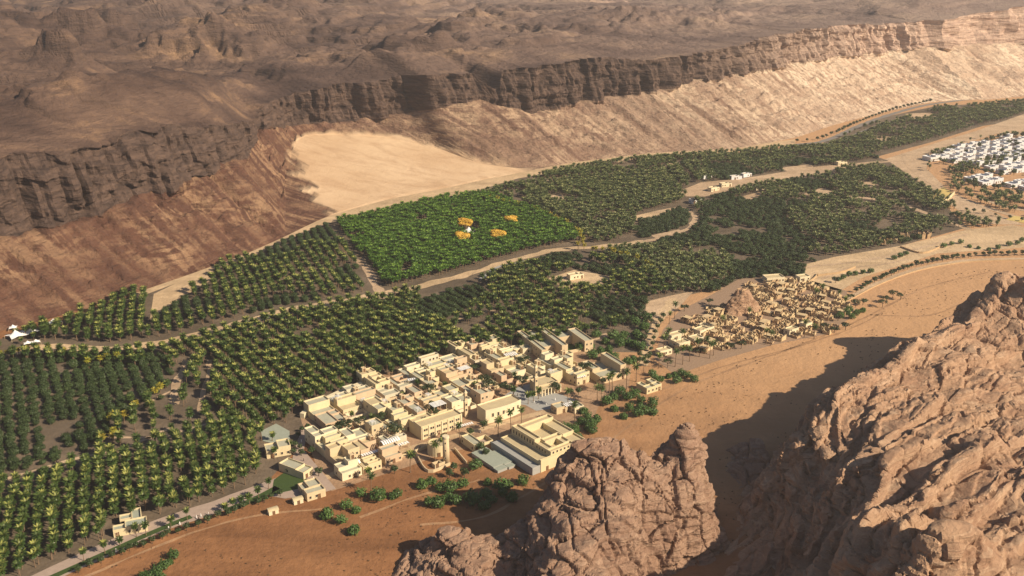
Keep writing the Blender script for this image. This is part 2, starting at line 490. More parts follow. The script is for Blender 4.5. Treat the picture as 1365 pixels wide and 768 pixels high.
strip('road', [(1180, 213), (1240, 203), (1300, 190), (1350, 176), (1420, 160)], 6, 0.12, M['track'])
strip('road', [(1205, 205), (1213, 222), (1240, 243), (1290, 268), (1365, 292), (1420, 305)], 7, 0.13, M['track'])
strip('road', [(1060, 193), (1090, 190), (1115, 182), (1150, 166), (1190, 152), (1242, 139), (1330, 128)], 8, 0.11, M['asphalt'])
strip('road', [(1085, 194), (1120, 188), (1155, 174), (1190, 162)], 7, 0.115, M['asphalt'])
strip('road', [(1300, 262), (1340, 275), (1420, 292)], 6, 0.14, M['track'])
# promenade along the palms
strip('promenade', [(20, 790), (85, 758), (140, 734), (215, 700), (285, 677), (345, 655), (385, 640), (410, 625)], 11, 0.14, M['paving'], edge=0.04)
strip('lawn', [(40, 783), (100, 756), (165, 727), (220, 703), (255, 689)], 3.2, 0.17, M['lawn'], edge=0.05)
strip('lawn', [(300, 682), (335, 668), (370, 650)], 4, 0.17, M['lawn'], edge=0.05)
sheet('promenade_square', [(385, 640), (392, 600), (402, 572), (410, 575), (405, 600), (428, 628), (448, 652), (420, 660), (380, 665), (362, 662)], 0.145, M['paving'])
sheet('lawn', [(362, 660), (365, 640), (382, 628), (412, 640), (398, 652)], 0.17, M['lawn'])
sheet('pond_terrace', [(348, 575), (368, 565), (386, 575), (386, 590), (366, 592), (350, 588)], 0.16, M['green_slab'])

# ------------------------------------------------------------------ the far valley wall with its plateau
def itp(tab):
    a = np.array(tab, float)
    return lambda x: np.interp(x, a[:, 0], a[:, 1])
BASE = [(-700, 700), (-300, 540), (-100, 470), (0, 441), (60, 427), (150, 401), (250, 367), (330, 338), (390, 311), (440, 290), (520, 270), (620, 250), (690, 231), (760, 217), (850, 206), (900, 202), (970, 200), (1060, 184), (1110, 167), (1180, 149), (1240, 136), (1365, 128), (1700, 104)]
F_SAND = itp([(-700, 900), (372, 900), (382, 240), (388, 208), (396, 188), (408, 181), (460, 180), (520, 184), (590, 199), (630, 216), (690, 224), (730, 222), (750, 900), (2000, 900)])
F_FOOT = itp([(-700, 470), (-100, 345), (0, 318), (100, 292), (200, 262), (280, 236), (328, 208), (346, 172), (450, 165), (560, 148), (640, 133), (660, 141), (715, 153), (760, 137), (830, 128), (900, 115), (1010, 93), (1110, 76), (1200, 66), (1250, 64), (1365, 56), (1900, 30)])
F_TOP = itp([(-700, 330), (-100, 240), (0, 216), (100, 196), (200, 173), (300, 166), (338, 160), (347, 140), (420, 117), (560, 100), (632, 98), (650, 118), (660, 122), (667, 97), (700, 92), (780, 78), (870, 82), (960, 66), (1000, 55), (1060, 43), (1100, 37), (1200, 31), (1260, 27), (1365, 10), (1900, -60)])
WA = np.array([math.cos(R(39)), math.sin(R(39))]); WN = np.array([-WA[1], WA[0]])

def valley_wall():
    bw = np.array([G(*p) for p in BASE])
    bu, bs = bw @ WA, bw @ WN
    u = np.concatenate([np.arange(-1500, -420, 12.0), np.arange(-420, 900, 1.8), np.arange(900, 1500, 2.6), np.arange(1500, 3600, 14.0)])
    s0 = np.interp(u, bu, bs)
    k = np.exp(-np.linspace(-2, 2, 41) ** 2); k /= k.sum()
    s0 = np.convolve(np.pad(s0, 20, mode='edge'), k, 'valid')
    nu = len(u)
    ds = np.arange(0, 700, 0.75)

    def march(s_from, z_from, slope, curve, smin=0.0):
        S = s_from[:, None] + ds[None, :]
        Z = z_from[:, None] + ds[None, :] * slope[:, None]
        X = u[:, None] * WA[0] + S * WN[0]; Y = u[:, None] * WA[1] + S * WN[1]
        px, py = PJ(X, Y, np.minimum(Z, 235))
        hit = py <= curve(px)
        hit[:, -1] = True
        i = hit.argmax(1)
        return s_from + ds[i], z_from + ds[i] * slope, px[np.arange(nu), i]
    def blur(a, w):
        k = np.exp(-np.linspace(-2, 2, 2 * w + 1) ** 2); k /= k.sum()
        return np.convolve(np.pad(a, w, mode='edge'), k, 'valid')
    zero = np.zeros(nu)
    s1, z1, _ = march(s0, zero, np.full(nu, 0.13), F_SAND)
    s1, z1 = blur(s1, 5), blur(z1, 5)
    pxb, _ = PJ(u * WA[0] + s0 * WN[0], u * WA[1] + s0 * WN[1], 0)
    s2, z2, px2 = march(s1, z1, np.full(nu, math.tan(R(31))), F_FOOT)
    s2, z2 = blur(s2, 3), blur(z2, 3)
    steep = np.tan(np.radians(np.interp(px2, [-100, 300, 345, 640, 700, 2000], [50, 50, 66, 66, 76, 74])))
    s3, z3, px3 = march(s2, z2, steep, F_TOP)
    s3, z3 = blur(s3, 3), blur(z3, 3)
    print('WALL heights sand/talus/top', np.percentile(z1, [50, 95]), np.percentile(z2, [5, 50, 95]), np.percentile(z3, [5, 50, 95]), z3.max())
    zt = blur(z3, 60)
    # rows down the section
    t_s = np.linspace(0, 1, 14)[:-1]; t_t = np.linspace(0, 1, 96)[:-1]; t_c = np.linspace(0, 1, 60)[:-1]
    dp = np.concatenate([np.linspace(0, 240, 90), 240 + np.cumsum(np.geomspace(3, 13, 210)), 1850 + np.cumsum(np.geomspace(14, 220, 48))])
    S, Z, reg = [], [], []
    for t in t_s: S.append(s0 + (s1 - s0) * t); Z.append(z1 * t ** 1.3); reg.append(t * 1.0)
    for t in t_t: S.append(s1 + (s2 - s1) * t); Z.append(z1 + (z2 - z1) * (0.82 * t + 0.18 * t * t)); reg.append(1 + t)
    for t in t_c: S.append(s2 + (s3 - s2) * t); Z.append(z2 + (z3 - z2) * t); reg.append(2 + t)
    for d in dp: S.append(s3 + d); Z.append(z3 + (zt - z3) * sstep(0, 150, d) + 0.0 * d); reg.append(3 + min(d / 1000, 0.9))
    S = np.array(S).T; Z = np.array(Z).T; reg = np.repeat(np.array(reg)[None, :], nu, 0)
    U = np.repeat(u[:, None], S.shape[1], 1)
    dpl = np.clip(S - s3[:, None], 0, None)
    span = (s1 - s0)[:, None]
    sand = np.where(reg < 1, sstep(3, 20, span), 0) + np.where((reg >= 1) & (reg < 2), sstep(8, 40, span) * (1 - sstep(0.02, 0.30, reg - 1 + 0.16 * fbm(U / 16, S / 45, 0, 4))), 0)
    talus = ((reg >= 1) & (reg < 2)) * (1 - sand)
    cliff = ((reg >= 2) & (reg < 3)) * 1.0
    Xa = U * WA[0] + S * WN[0]; Ya = U * WA[1] + S * WN[1]
    pxa, pya = PJ(Xa, Ya, np.minimum(Z, 230))
    flank = np.interp(pya, [180, 215, 250, 275, 292, 310], [380, 386, 408, 428, 445, 470]) + 15 * fbm(Xa / 20, Ya / 20, 3.3, 4)
    sand = sand * sstep(-6, 9, pxa - flank)
    talus = np.maximum(talus, (reg < 2) * (1 - sand)) * (reg < 2)
    low = sstep(0.0, 10, Z)                                        # nothing moves at the foot
    # talus: gullies that run down the slope, ledges of bedded rock, rubble
    tt = np.clip(reg - 1, 0, 1)
    skew = U + 0.35 * (S - s0[:, None])
    gul = billow(skew / 34, S / 260, 0, 3) * 3.6 + billow(skew / 9.5, S / 90, 3.3, 2) * 1.6
    mask = sstep(-0.15, 0.35, fbm(U / 90, S / 60, 5.0, 3))
    bed = np.abs(((Z / 9.0 + 0.25 * fbm(U / 40, S / 40, 2.0, 2)) % 1.0) - 0.5) * 2
    led = (sstep(0.25, 0.8, bed) - 0.5) * 3.4 * mask * (0.5 + 0.5 * np.sign(noise3(U / 13, Z / 6, 4.4)) * sstep(0.1, 0.3, np.abs(noise3(U / 13, Z / 6, 4.4))))
    rub = fbm(U / 6, S / 6, 1.0, 3) * 0.9
    ends = sstep(0, 0.08, tt) * (1 - 0.5 * sstep(0.9, 1, tt))
    dz = talus * ends * low * (gul + led + rub)
    ds_ = np.zeros_like(S)
    # cliff: fluted columns and joints
    tc = np.clip(reg - 2, 0, 1)
    near_top = cliff + ((reg >= 3) * np.exp(-dpl / 10)) + talus * sstep(0.93, 1.0, tt)
    fl = billow(U / 26, Z / 75, 0.0, 2) * 8.0 + billow(U / 9.5, Z / 34, 7.0, 2) * 4.2 + billow(U / 3.6, Z / 9, 2.0, 1) * 1.3
    strata = (sstep(0.3, 0.7, np.abs(((Z / 11 + 0.3 * noise3(U / 60, 0, 0)) % 1) - 0.5) * 2) - 0.5) * (1.4 + 1.3 * (1 - sstep(200, 420, np.repeat(px2[:, None], S.shape[1], 1)))) * (.4 + .6 * sstep(-.4, .3, noise3(U / 24, Z / 12, 6.6)))
    big = fbm(U / 110, 0 * U, 9.0, 2) * 6
    ds_ += near_top * (fl + strata + fbm(U / 8, Z / 7, 3, 3) * 2.2)
    leftc = 1 - sstep(240, 420, np.repeat(px2[:, None], S.shape[1], 1))
    ds_ += leftc * (near_top + talus * sstep(.6, .95, tt)) * (fbm(U / 55, Z / 40, 3.0, 4) * 9 + billow(U / 40, S / 30, 1.0, 3) * 4)
    dz += leftc * near_top * fbm(U / 34, S / 20, 7.0, 3) * 4
    dz += cliff * fbm(U / 12, Z / 12, 6, 2) * 0.8
    # plateau: broken ground in steps, rougher towards the left
    grow = sstep(0, 90, dpl)
    X = U * WA[0] + S * WN[0]; Y = U * WA[1] + S * WN[1]
    px, py = PJ(X, Y, np.minimum(Z, 230))
    left = 1 - sstep(300, 900, px)
    hills = fbm(U / 330, S / 230, 2.2, 5) * (9 + 21 * left) + billow(U / 150, S / 110, 1.0, 3) * (2.5 + 6.0 * left)
    raw = hills + dpl * (0.012 + 0.02 * left)
    T = 9.0
    fr = raw / T - np.floor(raw / T)
    terr = T * (np.floor(raw / T) + sstep(0.36, 0.64, fr))
    jag = fbm(U / 24, S / 24, 8.0, 3) * 1.6 + billow(U / 12, S / 14, 4.0, 2) * 0.7
    pl = grow * ((0.25 * raw + 0.75 * terr) + jag)
    # buttes and dark knolls on the plateau
    for (bx, by, r, hh) in ((85, 42, 26, 32), (110, 22, 40, 24), (245, 24, 42, 26), (150, 8, 45, 32), (385, 5, 30, 30), (310, 24, 40, 20), (20, 18, 60, 22), (330, 22, 34, 14), (205, 122, 34, 8), (180, 165, 26, 8), (130, 132, 60, 8), (555, 28, 45, 14), (610, 18, 40, 16), (430, 62, 40, 8), (1010, 45, 75, 11), (960, 50, 60, 10), (1290, 4, 90, 12), (740, 8, 120, 12), (895, 2, 90, 14)):
        gx, gy = G(bx, by + 10, 125)
        d = np.hypot(X - gx, Y - gy) / r + 0.35 * fbm(X / 30, Y / 30, bx, 3)
        pl += grow * hh * (0.55 * sstep(1.05, 0.6, d) + 0.45 * sstep(1.9, 0.4, d)) * (1 + .22 * noise3(X / 22, Y / 22, 2.0))
    dz += (reg >= 3) * pl
    S2 = S - ds_
    Z2 = Z + dz
    Z2 = np.where(reg >= 3, np.minimum(Z2, 225), Z2)
    Z2[:, 0] = -2.0
    P = np.stack([U * WA[0] + S2 * WN[0], U * WA[1] + S2 * WN[1], Z2], -1)
    shade = px / 1365.0
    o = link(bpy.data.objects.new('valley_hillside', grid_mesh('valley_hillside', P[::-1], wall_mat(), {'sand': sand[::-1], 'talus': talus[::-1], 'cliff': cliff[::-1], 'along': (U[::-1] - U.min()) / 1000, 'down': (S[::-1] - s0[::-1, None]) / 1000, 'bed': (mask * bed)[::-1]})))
    o['kind'] = 'structure'

def wall_mat():
    m = NT('valley_rock')
    p = m.pos()
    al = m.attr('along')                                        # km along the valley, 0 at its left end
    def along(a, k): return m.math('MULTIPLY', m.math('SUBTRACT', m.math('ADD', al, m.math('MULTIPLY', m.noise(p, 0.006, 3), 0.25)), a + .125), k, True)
    right, right_c, right_p = along(2.0, 1.25), along(2.42, 2.1), along(1.95, 0.8)  # rock varies along the valley; left cloud shade and right haze glow painted in
    n1 = m.noise(p, 0.02, 6, 0.62)
    n2 = m.noise(m.map(p, (0.05, 0.05, 0.35)), 1.0, 5, 0.6, 0.8)
    n3 = m.noise(p, 0.22, 5, 0.7)
    cx = m.node('ShaderNodeCombineXYZ'); m.set(cx.inputs[0], m.math('ADD', al, m.math('MULTIPLY', m.attr('down'), 0.45))); m.set(cx.inputs[1], m.attr('down'))
    sz = m.node('ShaderNodeSeparateXYZ'); m.set(sz.inputs[0], p); m.set(cx.inputs[2], m.math('MULTIPLY', sz.outputs[2], 0.001))
    n4 = m.noise(m.map(cx.outputs[0], (130, 14, 10)), 1.0, 6, 0.62, 0.5)       # streaks down the slope
    n5 = m.noise(m.map(cx.outputs[0], (38, 6, 130)), 1.0, 6, 0.7, 1.2)       # bedding along the slope
    n6 = m.noise(m.map(cx.outputs[0], (9, 16, 0)), 1.0, 4, 0.6)
    pale = m.math('MULTIPLY', m.ramp(m.math('ADD', m.math('MULTIPLY', n4, .5), m.math('MULTIPLY', n5, .5)), (0.47, 0.0), (0.55, 1.0)), m.ramp(n6, (0.4, 0.15), (0.58, 1.0)))
    # talus
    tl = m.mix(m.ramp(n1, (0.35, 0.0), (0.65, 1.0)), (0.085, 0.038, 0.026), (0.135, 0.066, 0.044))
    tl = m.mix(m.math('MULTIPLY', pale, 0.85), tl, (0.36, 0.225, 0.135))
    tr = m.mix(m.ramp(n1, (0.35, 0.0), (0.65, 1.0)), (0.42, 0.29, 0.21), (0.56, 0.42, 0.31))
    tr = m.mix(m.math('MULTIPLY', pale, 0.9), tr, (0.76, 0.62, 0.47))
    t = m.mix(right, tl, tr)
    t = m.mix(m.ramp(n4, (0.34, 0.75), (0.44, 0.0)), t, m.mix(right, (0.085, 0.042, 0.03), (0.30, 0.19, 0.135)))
    t = m.mix(m.ramp(n3, (0.52, 0.0), (0.70, 0.7)), t, (0.13, 0.075, 0.055))
    # cliff
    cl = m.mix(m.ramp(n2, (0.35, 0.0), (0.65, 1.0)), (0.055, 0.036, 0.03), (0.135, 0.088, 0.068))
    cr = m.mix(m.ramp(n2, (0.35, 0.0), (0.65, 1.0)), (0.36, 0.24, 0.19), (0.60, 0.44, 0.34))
    c = m.mix(right_c, cl, cr)  # dark stretch also paints in the shade of the centre buttress
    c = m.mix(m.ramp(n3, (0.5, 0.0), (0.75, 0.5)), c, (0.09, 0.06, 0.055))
    # plateau
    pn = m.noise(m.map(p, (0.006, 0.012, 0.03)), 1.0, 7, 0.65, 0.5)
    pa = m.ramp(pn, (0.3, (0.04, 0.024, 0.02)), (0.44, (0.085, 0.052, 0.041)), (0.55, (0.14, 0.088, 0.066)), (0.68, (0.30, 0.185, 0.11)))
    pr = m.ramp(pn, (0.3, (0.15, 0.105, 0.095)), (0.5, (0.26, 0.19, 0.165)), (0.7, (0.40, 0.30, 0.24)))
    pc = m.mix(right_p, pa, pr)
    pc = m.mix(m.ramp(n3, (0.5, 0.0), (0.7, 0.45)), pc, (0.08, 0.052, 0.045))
    # steep faces on the plateau are bare dark rock
    ge = m.node('ShaderNodeNewGeometry').outputs['True Normal']
    sx = m.node('ShaderNodeSeparateXYZ'); m.set(sx.inputs[0], ge)
    st = m.ramp(sx.outputs[2], (0.55, 1.0), (0.85, 0.0))
    pc = m.mix(m.math('MULTIPLY', st, 0.5), pc, c)
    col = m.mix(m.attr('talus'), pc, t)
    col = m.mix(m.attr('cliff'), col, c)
    sn = m.noise(p, 0.012, 5, 0.6)
    sd = m.ramp(sn, (0.35, (0.50, 0.345, 0.215)), (0.65, (0.60, 0.44, 0.29)))
    rp = m.noise(m.map(cx.outputs[0], (60, 25, 0)), 1.0, 6, 0.65, 0.8)
    sd = m.mix(m.ramp(rp, (0.46, 0.0), (0.68, 0.65)), sd, (0.39, 0.25, 0.15))
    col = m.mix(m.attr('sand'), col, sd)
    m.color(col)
    keep = m.math('SUBTRACT', 1.0, m.math('MULTIPLY', m.attr('sand'), 0.85))
    h = m.math('MULTIPLY', m.math('ADD', m.noise(p, 0.12, 8, 0.7), m.math('MULTIPLY', n2, 0.8)), keep)
    m.bump(h, 0.8, 6.0)
    return m.m
valley_wall()

# ------------------------------------------------------------------ foreground sandstone
def rock_mat(name, c1, c2, c3):
    m = NT(name)
    p = m.pos()
    n1 = m.noise(p, 0.05, 6, 0.65)
    n2 = m.noise(m.map(p, (0.1, 0.1, 0.9)), 1.0, 5, 0.6, 1.0)
    n3 = m.noise(p, 0.7, 6, 0.7)
    c = m.mix(m.ramp(n1, (0.35, 0.0), (0.65, 1.0)), c1, c2)
    c = m.mix(m.ramp(n2, (0.5, 0.0), (0.68, 0.6)), c, c3)
    c = m.mix(m.ramp(n3, (0.54, 0.0), (0.72, 0.55)), c, tuple(0.4 * x for x in c1))
    cr = m.node('ShaderNodeTexVoronoi', feature='DISTANCE_TO_EDGE'); m.set(cr.inputs['Vector'], m.map(p, (0.09, 0.09, 0.16)))
    ed = m.ramp(cr.outputs['Distance'], (0.0, 1.0), (0.03, 0.0))
    m.color(c)
    h = m.math('ADD', m.math('MULTIPLY', m.noise(p, 0.5, 9, 0.7), 0.4), m.math('MULTIPLY', n2, 0.5))
    h = m.math('ADD', h, m.math('MULTIPLY', m.noise(p, 1.8, 6, 0.75), 0.22))
    m.bump(h, 0.9, 2.2)
    return m.m

def tps(ctrl):
    """thin plate surface through (x, y, z) points"""
    C = np.array(ctrl, float)
    sc = 100.0
    xy = C[:, :2] / sc
    def phi(r2): return 0.5 * r2 * np.log(r2 + 1e-9)
    n = len(C)
    A = np.zeros((n + 3, n + 3))
    d2 = ((xy[:, None] - xy[None]) ** 2).sum(-1)
    A[:n, :n] = phi(d2) + np.eye(n) * 2e-3
    A[:n, n] = 1; A[:n, n + 1:] = xy; A[n, :n] = 1; A[n + 1:, :n] = xy.T
    w = np.linalg.solve(A, np.concatenate([C[:, 2], np.zeros(3)]))
    def f(X, Y):
        out = np.full(X.shape, w[n]) + w[n + 1] * X / sc + w[n + 2] * Y / sc
        for k in range(n):
            out += w[k] * phi((X / sc - xy[k, 0]) ** 2 + (Y / sc - xy[k, 1]) ** 2)
        return out
    return f

def blocks3(x, y, z, seed):
    """cells of a jointed rock: a random number per block and the distance to the nearest joint"""
    ix, iy, iz = np.floor(x), np.floor(y), np.floor(z)
    f1 = np.full(x.shape, 9.0); f2 = np.full(x.shape, 9.0); idv = np.zeros(x.shape)
    for a in (-1, 0, 1):
        for b in (-1, 0, 1):
            for c in (-1, 0, 1):
                jx, jy, jz = ix + a, iy + b, iz + c
                h1 = _h(jx, jy, jz + seed * 101); h2 = _h(jx + 57, jy, jz + seed * 101); h3 = _h(jx, jy + 91, jz + seed * 101)
                d = (jx + .5 + .42 * h1 - x) ** 2 + (jy + .5 + .42 * h2 - y) ** 2 + (jz + .5 + .42 * h3 - z) ** 2
                near = d < f1
                f2 = np.where(near, f1, np.minimum(f2, d)); idv = np.where(near, _h(jx + 13, jy + 29, jz + 7), idv); f1 = np.where(near, d, f1)
    return idv, np.sqrt(f2) - np.sqrt(f1)

def rock_field(name, ridge, body, zeros, x0, x1, y0, y1, step, mat, back, seed, tilt, bulge, terr, px_zero=(), slab=False):
    C = []
    for (px, py, z) in ridge + body:
        x, y = G(px, py, z); C.append((x, y, z))
    for (px, py, z) in ridge:
        x, y = G(px, py, z)
        for k, f in ((1, -4), (2.2, -14)):
            C.append((x + back[0] * k, y + back[1] * k, f))
    C += zeros
    for (px, py) in px_zero:
        x, y = G(px, py, 0); C.append((x, y, -3))
    f = tps(C)
    xs, ys = np.arange(x0, x1, 2.0), np.arange(y0, y1, 2.0)
    X, Y = np.meshgrid(xs, ys, indexing='ij')
    wx = fbm(X / 25, Y / 25, seed, 3) * 3; wy = fbm(X / 25, Y / 25, seed + 9, 3) * 3
    Z = np.clip(f(X + wx, Y + wy), -5, 200)
    am = sstep(-4, 14, Z)
    q = (Z + tilt[0] * X + tilt[1] * Y + 3.0 * fbm(X / 40, Y / 40, seed + 5, 2)) / terr
    fr = q - np.floor(q)
    Z = Z + am * terr * 0.75 * (sstep(0.32, 0.68, fr) - fr) * sstep(-.5, .1, noise3(X / 45, Y / 45, seed + 3))
    Z = Z + am * bulge * fbm(X / 16, Y / 16, seed + 7, 2) * 1.2
    nx_, ny_ = X.shape
    b = MB()
    idx = np.arange(nx_ * ny_).reshape(nx_, ny_)
    top = np.stack([X, Y, Z], -1).reshape(-1, 3); bot = top.copy(); bot[:, 2] = -8
    n0 = nx_ * ny_
    b.v = np.concatenate([top, bot]).tolist()
    qd = np.stack([idx[:-1, :-1], idx[1:, :-1], idx[1:, 1:], idx[:-1, 1:]], -1).reshape(-1, 4)
    b.f = qd.tolist() + (qd[:, ::-1] + n0).tolist()
    for e in (idx[:, 0][::-1], idx[-1, :][::-1], idx[:, -1], idx[0, :]):
        b.f += [[int(e[k]), int(e[k + 1]), int(e[k + 1] + n0), int(e[k] + n0)][::-1] for k in range(len(e) - 1)]
    o = b.build(name, mat)
    md = o.modifiers.new('voxels', 'REMESH'); md.mode = 'VOXEL'; md.voxel_size = step
    dg = bpy.context.evaluated_depsgraph_get()
    me = bpy.data.meshes.new_from_object(o.evaluated_get(dg), depsgraph=dg)
    o.modifiers.clear()
    n = len(me.vertices)
    co = np.empty(n * 3, np.float32); me.vertices.foreach_get('co', co); co = co.reshape(-1, 3).astype(float)
    no = np.empty(n * 3, np.float32); me.vertices.foreach_get('normal', no); no = no.reshape(-1, 3).astype(float)
    x, y, z = co.T
    z = z + 1.5 * fbm(x / 30, y / 30, seed, 2)
    zt = z + tilt[0] * x + tilt[1] * y
    steep = 1 - np.abs(no[:, 2]) ** 2
    bed = sstep(0.25, 0.75, np.abs(((zt / (terr * .62) + .35 * noise3(x / 35, y / 35, seed)) % 1) - .5) * 2) - .5
    bed2 = sstep(0.2, 0.8, np.abs(((zt / 1.9 + .5 * noise3(x / 15, y / 15, seed + 1)) % 1) - .5) * 2) - .5
    j1 = noise3(x / 15, y / 15, z / 60 + seed); j2 = noise3(x / 6.5 + 3, y / 6.5, z / 25 + seed)
    d = bulge * (np.abs(noise3(x / 24, y / 24, z / 20 + seed)) * 4.2 - 1.2 + np.abs(noise3(x / 9, y / 9, z / 7 + seed + 4)) * 1.0 - .3)
    d += steep * (bed * 1.1 * sstep(-.4, .3, noise3(x / 30, y / 30, z / 10 + 2)) + bed2 * .55 * sstep(-.3, .3, noise3(x / 20, y / 20, z / 8)))
    d -= 2.6 * np.exp(-(j1 / .055) ** 2) * (.35 + .65 * steep) + 1.1 * np.exp(-(j2 / .07) ** 2) * sstep(-.2, .3, noise3(x / 25, y / 25, 5.5))
    wx_, wy_ = x + 3 * noise3(x / 9, y / 9, z / 9), y + 3 * noise3(x / 9 + 40, y / 9, z / 9)
    e1, e2 = .74 * wx_ + .67 * wy_, .67 * wx_ - .74 * wy_
    big_, small_ = ((38.0, 13.0, 9.0), (15.0, 6.0, 4.0)) if slab else ((13.0, 13.0, 12.0), (6.5, 6.0, 4.5))
    idv, ed = blocks3(e1 / big_[0], e2 / big_[1], (z + .3 * e2) / big_[2], 3)
    d += idv * 1.5 - 1.5 * np.exp(-(ed / .045) ** 2)
    idv, ed = blocks3(e1 / small_[0], e2 / small_[1], (z + .3 * e2) / small_[2], 5)
    d += (idv * .45 - .55 * np.exp(-(ed / .06) ** 2)) * sstep(-.5, .2, noise3(x / 24, y / 24, z / 24 + 3))
    d += fbm(x / 2.6, y / 2.6, z / 1.6 + seed, 3) * .28
    if slab:
        q = (0.67 * x - 0.74 * y + 0.4 * z + 6 * fbm(x / 45, y / 45, seed + 2, 2)) / 19.0
        fr = q - np.floor(q)
        d += (sstep(0, .9, fr) - .5 - sstep(.93, 1.0, fr)) * 4.2 * (.4 + .6 * sstep(-.4, .3, noise3(x / 40, y / 40, seed + 4)))
        q = q * 2.7 + .6 * noise3(x / 20, y / 20, 3.0); fr = q - np.floor(q)
        d += (sstep(0, .85, fr) - .5 - sstep(.9, 1.0, fr)) * 1.1 * sstep(-.1, .4, noise3(x / 28, y / 28, seed + 6))
    d *= sstep(-6, 4, co[:, 2])
    co += no * d[:, None]
    me.vertices.foreach_set('co', co.astype(np.float32).reshape(-1))
    me.materials.clear(); me.materials.append(mat)
    me.polygons.foreach_set('use_smooth', [False] * len(me.polygons))
    bmx = __import__('bmesh').new(); bmx.from_mesh(me)
    kill = [v for v in bmx.verts if v.co.z < -3.0]
    __import__('bmesh').ops.delete(bmx, geom=kill, context='VERTS')
    bmx.to_mesh(me); bmx.free(); me.update()
    old = o.data; o.data = me; bpy.data.meshes.remove(old)
    return o

M['rock'] = rock_mat('sandstone', (0.31, 0.185, 0.12), (0.44, 0.285, 0.185), (0.56, 0.40, 0.275))
M['rock_dark'] = rock_mat('brown_sandstone', (0.25, 0.15, 0.105), (0.34, 0.22, 0.155), (0.43, 0.30, 0.215))
def lower(L, k=0.62): return [(a, b, c * k) for a, b, c in L]
massif = rock_field('rocky_hill',
    lower([(1560, 392, 40), (1460, 396, 40), (1365, 402, 40), (1325, 403, 40), (1292, 405, 40), (1272, 430, 36), (1240, 446, 35), (1200, 462, 36), (1165, 486, 38), (1140, 510, 40), (1110, 528, 40), (1085, 546, 38), (1065, 574, 34), (1050, 600, 28), (1022, 640, 16), (990, 668, 3)], .86),
    lower([(1365, 450, 42), (1300, 470, 44), (1250, 500, 45), (1200, 520, 46), (1160, 560, 48), (1365, 560, 50), (1280, 600, 56), (1200, 620, 56), (1135, 620, 50), (1365, 660, 58), (1250, 700, 62), (1165, 700, 60), (1365, 790, 66), (1200, 790, 66), (1130, 765, 58), (1560, 480, 46), (1560, 620, 56), (1560, 790, 64),
     (1088, 640, 26), (1088, 700, 24), (1075, 775, 28), (1030, 690, 6), (1000, 720, 2), (985, 760, 2), (1020, 790, 6)], .86),
    [(64, 250, 0), (75, 330, -1), (95, 345, 0), (75, 290, 0), (100, 300, 3), (112, 335, 6), (70, 200, 2), (110, 250, 12), (150, 180, 45), (330, 180, 66), (500, 500, 40), (480, 300, 55)], 60, 420, 150, 650, 0.95, M['rock'], (-12, 14), 3.3, (0.16, -0.32), 0.8, 8.0, [(950, 700), (930, 740), (920, 790)], True)
massif['kind'] = 'structure'
outcrop = rock_field('sandstone_outcrop',
    lower([(545, 752, 4), (570, 716, 14), (600, 710, 17), (645, 714, 18), (688, 702, 18), (706, 690, 28), (722, 648, 42), (740, 624, 50), (776, 602, 55), (830, 600, 55), (862, 604, 54), (874, 606, 54), (884, 590, 58), (894, 581, 61), (908, 578, 62), (922, 580, 62), (934, 588, 60)]),
    lower([(800, 604, 54), (850, 614, 53), (868, 618, 53), (880, 612, 54), (870, 640, 53), (890, 610, 56), (943, 606, 55), (900, 600, 60), (925, 605, 59), (930, 640, 50), (942, 640, 40), (947, 676, 12), (760, 640, 53), (850, 640, 54), (800, 680, 48), (850, 700, 41), (750, 700, 44), (905, 630, 55)])
    + [(900, 690, 19), (865, 740, 9), (905, 725, 6), (880, 780, 1), (720, 735, 22), (700, 775, 15), (780, 780, 20), (840, 780, 10), (680, 775, 7), (600, 750, 10), (560, 772, 5), (640, 772, 8), (670, 735, 11), (660, 790, 6), (590, 730, 11), (640, 740, 10)],
    [(-20, 240, 8), (20, 230, 16), (80, 290, 0), (-80, 300, -4), (-60, 300, -4), (70, 250, 2)], -100, 125, 225, 450, 0.72, M['rock_dark'], (-3, 12), 8.1, (0.06, 0.1), 0.75, 6.0,
    [(957, 640), (958, 670), (960, 700), (965, 740), (970, 780), (990, 760), (1000, 720), (985, 680), (520, 772), (505, 800), (530, 800)])
tag(outcrop, 'rounded brown sandstone outcrop with a pillar on its right, bottom centre', 'rock outcrop')
# ------------------------------------------------------------------ trees
def inside(x, y, poly):
    x = np.asarray(x); y = np.asarray(y); r = np.zeros(x.shape, bool)
    n = len(poly)
    for i in range(n):
        x1, y1 = poly[i]; x2, y2 = poly[(i + 1) % n]
        c = ((y1 > y) != (y2 > y)) & (x < (x2 - x1) * (y - y1) / (y2 - y1 + 1e-12) + x1)
        r ^= c
    return r

def frond(m, az, el, L, wd, rnd, nseg=4, twist=0.0):
    """one feathered frond: a keeled strip that bends over"""
    ca, sa = math.cos(az), math.sin(az)
    p = np.array([0.18 * ca, 0.18 * sa, 0.0]); pts = [p]
    e = el
    for k in range(nseg):
        d = np.array([ca * math.cos(e), sa * math.cos(e), math.sin(e)])
        p = p + d * (L / nseg); pts.append(p)
        e -= rnd.uniform(0.22, 0.42)
    side = np.array([-sa, ca, 0.0])
    n = len(m.v)
    for k, q in enumerate(pts):
        t = k / nseg
        w = wd * (0.25, 0.9, 1.0, 0.8, 0.12)[k] if nseg == 4 else wd * math.sin(math.pi * (0.12 + 0.83 * t))
        dr = -0.32 * w
        tw = twist * t
        a = q + side * w + np.array([0, 0, dr + tw * w]); b = q - side * w + np.array([0, 0, dr - tw * w])
        m.v += [tuple(a), tuple(q), tuple(b)]
    for k in range(nseg):
        i = n + 3 * k
        m.f += [(i, i + 1, i + 4, i + 3), (i + 1, i + 2, i + 5, i + 4)]

